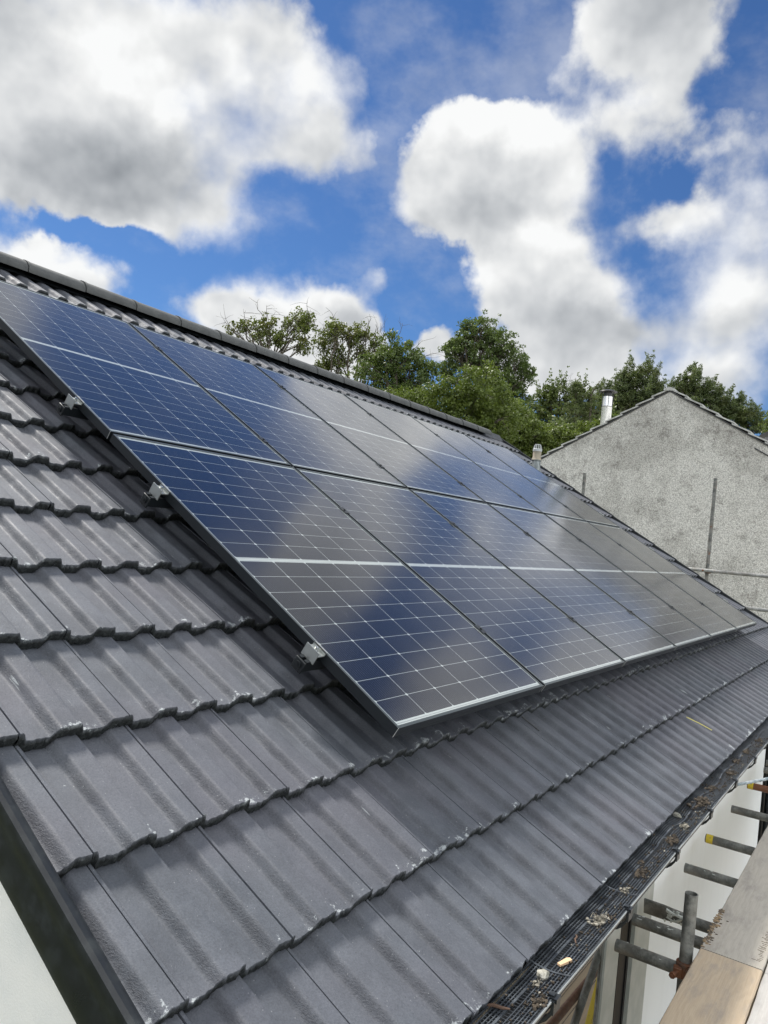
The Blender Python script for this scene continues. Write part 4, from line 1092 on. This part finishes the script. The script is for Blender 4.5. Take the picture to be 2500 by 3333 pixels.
def limb(b, p0, p1, r0, r1, seg=6, wob=.08, n_=6):
    p0, p1 = Vector(p0), Vector(p1); L = (p1 - p0).length; pts = []; e = Vector((random.gauss(0, 1), random.gauss(0, 1), random.gauss(0, .5) + .4)) * L * wob
    for i in range(n_):
        t = i / (n_ - 1); q = p0.lerp(p1, t) + e * math.sin(math.pi * t) + (Vector((random.gauss(0, 1), random.gauss(0, 1), random.gauss(0, 1))) * L * wob * .22 if 0 < i < n_ - 1 else Vector())
        pts.append(q)
    b.tube(pts, [r0 + (r1 - r0) * (i / (n_ - 1)) for i in range(n_)], seg, caps=False); return pts
def spikes(clumps, blobs, n_, ln, r0, lean=(0, -.25, 1)):
    """upswept tufts that break the outline of a pine"""
    for (x, y, z, r_) in blobs:
        for k in range(n_):
            a = Vector((random.gauss(0, .5), random.gauss(0, .5), random.uniform(-.1, 1))).normalized()
            c = Vector((x, y, z)) + a * r_ * random.uniform(.5, .95)
            d = (Vector(lean) + Vector((random.gauss(0, .25), random.gauss(0, .35), random.gauss(0, .15)))).normalized()
            m_ = 6
            for i in range(m_):
                clumps.append((tuple(c + d * ln * i / m_ * random.uniform(.9, 1.1)), r0 * (1.05 - .75 * i / m_)))
def tree(name, label, blobs, leaf_mt, cat='tree', group=None, per=26, size=.085, asp=.55, clump=.17, dens=1.0, base=None, twigs=0, bare=0, trunk=.11, shell=.55, forks=1, up=.5, deepen=1.0, spk=None):
    P = np.array([b_[:3] for b_ in blobs]); cx, cy = P[:, 0].mean(), P[:, 1].mean()
    if base is None: base = (cx + .3, cy + .3)
    root = thing(name, label, cat, (base[0], base[1], GZ), group=group)
    off = Vector((base[0], base[1], GZ))
    b = MB(); zt = P[:, 2].min() - .8
    stems = []
    for f in range(forks):
        top = Vector((cx + random.uniform(-.5, .5) * (forks > 1), cy + random.uniform(-.3, .3), zt))
        bb = Vector((base[0] + random.uniform(-.25, .25) * (forks > 1), base[1], GZ))
        limb(b, bb, top, trunk, trunk * .62, 9, .02, 7); stems.append(top)
    clumps = []
    # away direction gives the crown depth behind what the blobs outline
    away = Vector((cx - CAM.x, cy - CAM.y, 0)).normalized()
    for (x, y, z, r_) in blobs:
        for rep in range(2 if deepen else 1):
            c = Vector((x, y, z)) + (away * r_ * random.uniform(.7, 1.5) * deepen if rep else Vector())
            st = min(stems, key=lambda s_: (s_ - c).length)
            pts = limb(b, st, c, trunk * .5, trunk * .14, 6, .07, 7)
            nc = max(4, int(dens * 5.5 * (r_ / clump) ** 2 * (.55 if rep else 1)))
            for k in range(nc):
                d = Vector((random.gauss(0, 1), random.gauss(0, 1), random.gauss(0, 1))).normalized()
                q = c + Vector((d.x, d.y, d.z * .92)) * r_ * (shell + (1 - shell) * random.random()) * random.uniform(.75, 1.08)
                cr = clump * random.uniform(.45, 1.15); clumps.append((tuple(q), cr))
                if twigs and random.random() < twigs:
                    limb(b, pts[random.randint(3, 6)], q, trunk * .10, .006, 4, .1, 5)
            for k in range(int(bare * (not rep))):
                d = Vector((random.gauss(0, .8), random.gauss(0, .8), random.uniform(.2, 1.4))).normalized()
                q = c + d * r_ * random.uniform(1.1, 1.75)
                pp_ = limb(b, c + d * r_ * .3, q, .009, .003, 4, .12, 6)
                for _ in range(3): limb(b, pp_[random.randint(2, 4)], q + Vector((random.gauss(0, .2), random.gauss(0, .2), random.gauss(0, .15))), .005, .002, 3, .1, 4)
    if spk: spikes(clumps, blobs, *spk)
    o = b.build('trunk', M_BARK, root); o.location -= off
    V, F, rnd = leaf_cloud(clumps, per, size, asp, up)
    cr = np_mesh('crown', V - np.array(off), F, leaf_mt, root, dict(rnd=rnd)); 
    return root
G1 = 'broadleaf trees behind the roof ridge'; G2 = 'pines and firs behind the gable'
T1a = [(13.22, 14.66, 5.66, 0.22), (13.49, 14.4, 5.78, 0.35), (13.88, 14.0, 5.93, 0.43), (14.13, 13.74, 5.57, 0.4), (14.44, 13.39, 6.02, 0.54), (14.67, 13.13, 6.14, 0.4), (14.6, 13.21, 5.53, 0.4), (13.78, 14.11, 5.49, 0.4)]
T1b = [(15.75, 13.4, 5.81, 0.48), (15.94, 13.17, 6.26, 0.51), (16.25, 12.78, 6.07, 0.51), (16.49, 12.46, 6.22, 0.42), (16.08, 13.0, 5.41, 0.56), (16.53, 12.41, 5.57, 0.48), (16.7, 12.16, 5.95, 0.37), (15.79, 13.35, 5.15, 0.42)]
T2 = [(15.29, 10.69, 5.52, 0.41), (15.58, 10.26, 5.32, 0.44), (15.28, 10.71, 5.08, 0.59), (15.61, 10.22, 4.89, 0.64), (15.73, 10.02, 4.4, 0.67), (15.32, 10.65, 4.45, 0.64), (15.0, 11.1, 4.9, 0.46), (15.87, 9.8, 4.93, 0.36)]
T3 = [(20.06, 10.54, 7.17, 0.73), (19.81, 10.99, 6.38, 0.7), (20.34, 10.0, 6.76, 0.67), (20.57, 9.51, 6.28, 0.58), (20.18, 10.32, 6.14, 0.76), (20.77, 9.08, 5.9, 0.37), (19.62, 11.33, 5.82, 0.46), (20.5, 9.67, 5.53, 0.61), (20.43, 9.82, 4.92, 0.7), (19.85, 10.92, 7.13, 0.4), (20.67, 9.31, 5.11, 0.52), (19.69, 11.21, 6.66, 0.46)]
T4 = [(14.83, 7.59, 4.13, 0.77), (14.54, 8.12, 4.02, 0.65), (14.25, 8.63, 3.62, 0.72), (15.06, 7.13, 3.49, 0.7), (14.71, 7.82, 3.37, 0.81), (13.89, 9.2, 3.56, 0.58), (14.39, 8.39, 3.08, 0.7)]
T4b = [(13.89, 6.11, 3.29, 0.47), (14.03, 5.8, 2.91, 0.49), (13.78, 6.34, 2.8, 0.64), (13.56, 6.79, 2.66, 0.64), (14.16, 5.5, 2.62, 0.43), (13.92, 6.04, 2.47, 0.53)]
T4b = [tuple(CAM[i] + (q[i] - CAM[i]) * 1.24 for i in range(3)) + (q[3] * 1.24,) for q in T4b]
T5 = [(25.61, 10.51, 6.26, 0.48), (25.82, 10.01, 6.3, 0.55), (26.07, 9.35, 6.08, 0.7), (25.78, 10.1, 5.5, 0.84), (26.12, 9.21, 5.39, 0.84), (26.31, 8.68, 5.68, 0.73), (25.5, 10.75, 5.71, 0.55), (26.39, 8.47, 5.0, 0.73), (25.6, 10.53, 5.02, 0.73)]
T6 = [(28.67, 7.89, 7.61, 0.55), (28.51, 8.41, 7.22, 0.59), (28.41, 8.73, 6.65, 0.74), (28.76, 7.6, 7.13, 0.51), (28.86, 7.23, 6.73, 0.31), (28.57, 8.21, 6.5, 0.9), (28.75, 7.63, 6.49, 0.78), (28.38, 8.83, 5.87, 0.9), (28.27, 9.14, 6.59, 0.43)]
T7 = [(31.08, 6.61, 7.85, 0.5), (30.99, 6.99, 7.53, 0.42), (31.24, 5.91, 7.33, 0.58), (31.13, 6.39, 7.32, 0.79), (31.36, 5.33, 6.94, 0.71), (31.48, 4.65, 6.72, 0.75), (31.55, 4.24, 6.17, 0.75), (31.37, 5.29, 6.41, 1.04), (31.63, 3.76, 6.0, 0.46)]
T8 = [(18.53, 6.67, 3.51, 0.51), (18.76, 6.06, 3.84, 0.43), (18.38, 7.06, 3.29, 0.4), (18.63, 6.41, 3.21, 0.48), (18.89, 5.67, 4.03, 0.3), (18.48, 6.8, 2.99, 0.4)]
TW_ = [(27.68, 3.13, 5.69, 0.26), (27.69, 3.05, 5.37, 0.33)]
tree('broadleaf_tree', 'thin crowned tree with bare twigs, leftmost above the ridge', T1a, M_LF_HAW, group=G1, per=15, size=.085, clump=.13, dens=.44, twigs=.6, bare=2, trunk=.07, forks=3, deepen=.8, shell=.2)
tree('broadleaf_tree', 'thin crowned tree with dead twigs and crooked stems, second from the left', T1b, M_LF_HAW, group=G1, per=15, size=.085, clump=.13, dens=.44, twigs=.6, bare=2, trunk=.07, forks=4, deepen=.5, shell=.2)
tree('broadleaf_tree', 'dense dark green tree between the twiggy trees and the tall airy one', T2, M_LF_ASH, group=G1, per=26, size=.085, clump=.15, dens=.62, twigs=.15, bare=1, trunk=.12)
tree('broadleaf_tree', 'tallest tree, airy rounded crown leaning right above the bushes', T3, M_LF_ASH, group=G1, per=26, size=.085, clump=.15, dens=.62, twigs=.3, trunk=.12, forks=2, deepen=.7, shell=.35)
tree('bush', 'broad yellow green bush in front of the tallest tree', T4, M_LF_BUSH, 'bush', 'bushes behind the roof', per=34, size=.075, clump=.17, dens=1.0, twigs=.05, forks=3)
tree('bush', 'yellow green bush sinking behind the far end of the roof', T4b, M_LF_BUSH, 'bush', 'bushes behind the roof', per=34, size=.075, clump=.15, dens=1.0, twigs=.05, forks=3)
tree('broadleaf_tree', 'small dark tree between the tallest tree and the steel flue', T5, M_LF_DARK, group=G1, per=24, size=.10, clump=.17, dens=.5, twigs=.2, bare=1, forks=2, spk=(3, .8, .13, (0, -.1, 1)))
tree('pine_tree', 'dark pine with upswept tufts right behind the steel flue', T6, M_LF_PINE, group=G2, per=30, size=.14, asp=.22, clump=.16, dens=.5, twigs=.1, up=.2, shell=.3, spk=(7, .75, .15))
tree('pine_tree', 'dark pine falling away to the right behind the gable peak', T7, M_LF_PINE, group=G2, per=30, size=.14, asp=.25, clump=.17, dens=.55, twigs=.1, up=.2, shell=.3, spk=(5, .5, .15))
tree('bush', 'bright green low bush between the vent pipe and the gable roof', T8, M_LF_BUSH, 'bush', 'bushes behind the roof', per=34, size=.085, clump=.15, dens=1.0, forks=3)
tree('broadleaf_tree', 'thin leafy sprig at the right edge above the shed', TW_, M_LF_DARK, group=G1, per=14, size=.12, clump=.17, dens=.5, twigs=.5, bare=1, deepen=0)
# low hedge mass that closes the view behind the bushes
HB = [(16.5, 10.2, 3.4, 1.1), (17.6, 8.6, 3.4, 1.1), (18.3, 7.6, 3.3, .8), (15.4, 11.9, 3.8, 1.0), (21.0, 9.0, 3.9, .9), (22.0, 8.2, 3.9, .9), (14.6, 12.7, 3.6, .8)]
tree('hedge', 'dark overgrown hedge showing in the gaps between the bushes', HB, M_LF_DARK, 'hedge', None, per=34, size=.11, clump=.26, dens=1.0, forks=4)
HB2 = [(26.5, 10.0, 4.4, .9), (27.2, 8.8, 4.5, .9), (28.0, 9.6, 5.0, .9), (27.0, 7.7, 4.7, .8), (25.4, 11.4, 4.6, .8), (28.6, 7.0, 5.4, .9)]
tree('hedge', 'distant dark thicket left of the steel flue', HB2, M_LF_DARK, 'hedge', None, per=34, size=.13, clump=.3, dens=.9, forks=3)

def conifer(label, base, pts, spread, nb_, droop, ll):
    root = thing('fir_tree', label, 'tree', (base[0], base[1], GZ), group=G2); off = Vector((base[0], base[1], GZ))
    b = MB(); P = [Vector((base[0], base[1], GZ))] + [Vector(p) for p in pts]
    b.tube(P, [.12, .07, .035, .008][:len(P)] if len(P) == 4 else [.12, .06, .008], 7)
    cl = []
    top = P[-1]; 
    for k in range(nb_):
        t = k / nb_; z = top.z - .15 - t * 3.2
        # point on stem
        for i in range(len(P) - 1):
            if P[i].z <= z <= P[i + 1].z: c = P[i].lerp(P[i + 1], (z - P[i].z) / (P[i + 1].z - P[i].z)); break
        else: c = P[1]
        a = random.uniform(0, 2 * math.pi); ln = (.12 + t * spread) * random.uniform(.7, 1.15)
        e = c + Vector((math.cos(a) * ln, math.sin(a) * ln, ln * droop))
        pp_ = limb(b, c, e, .012, .003, 4, .05, 5)
        for q in pp_[1:]:
            for _ in range(2):
                cl.append((tuple(q + Vector((random.gauss(0, .05), random.gauss(0, .05), random.gauss(0, .03)))), .085))
    o = b.build('trunk', M_BARK, root); o.location -= off
    V, F, rnd = leaf_cloud(cl, ll, .10, .22, .1)
    np_mesh('crown', V - np.array(off), F, M_LF_PINE, root, dict(rnd=rnd))
conifer('slim upright fir with level tiers, left of the leaning one', (24.2, 8.65), [(24.21, 8.62, 4.16), (24.14, 8.81, 6.50)], 1.1, 90, -.12, 15)
conifer('thin fir whose bare tip leans to the right towards the flue', (24.3, 8.2), [(24.36, 8.22, 4.19), (24.34, 8.26, 5.98), (24.43, 8.02, 6.46)], .9, 46, -.2, 10)
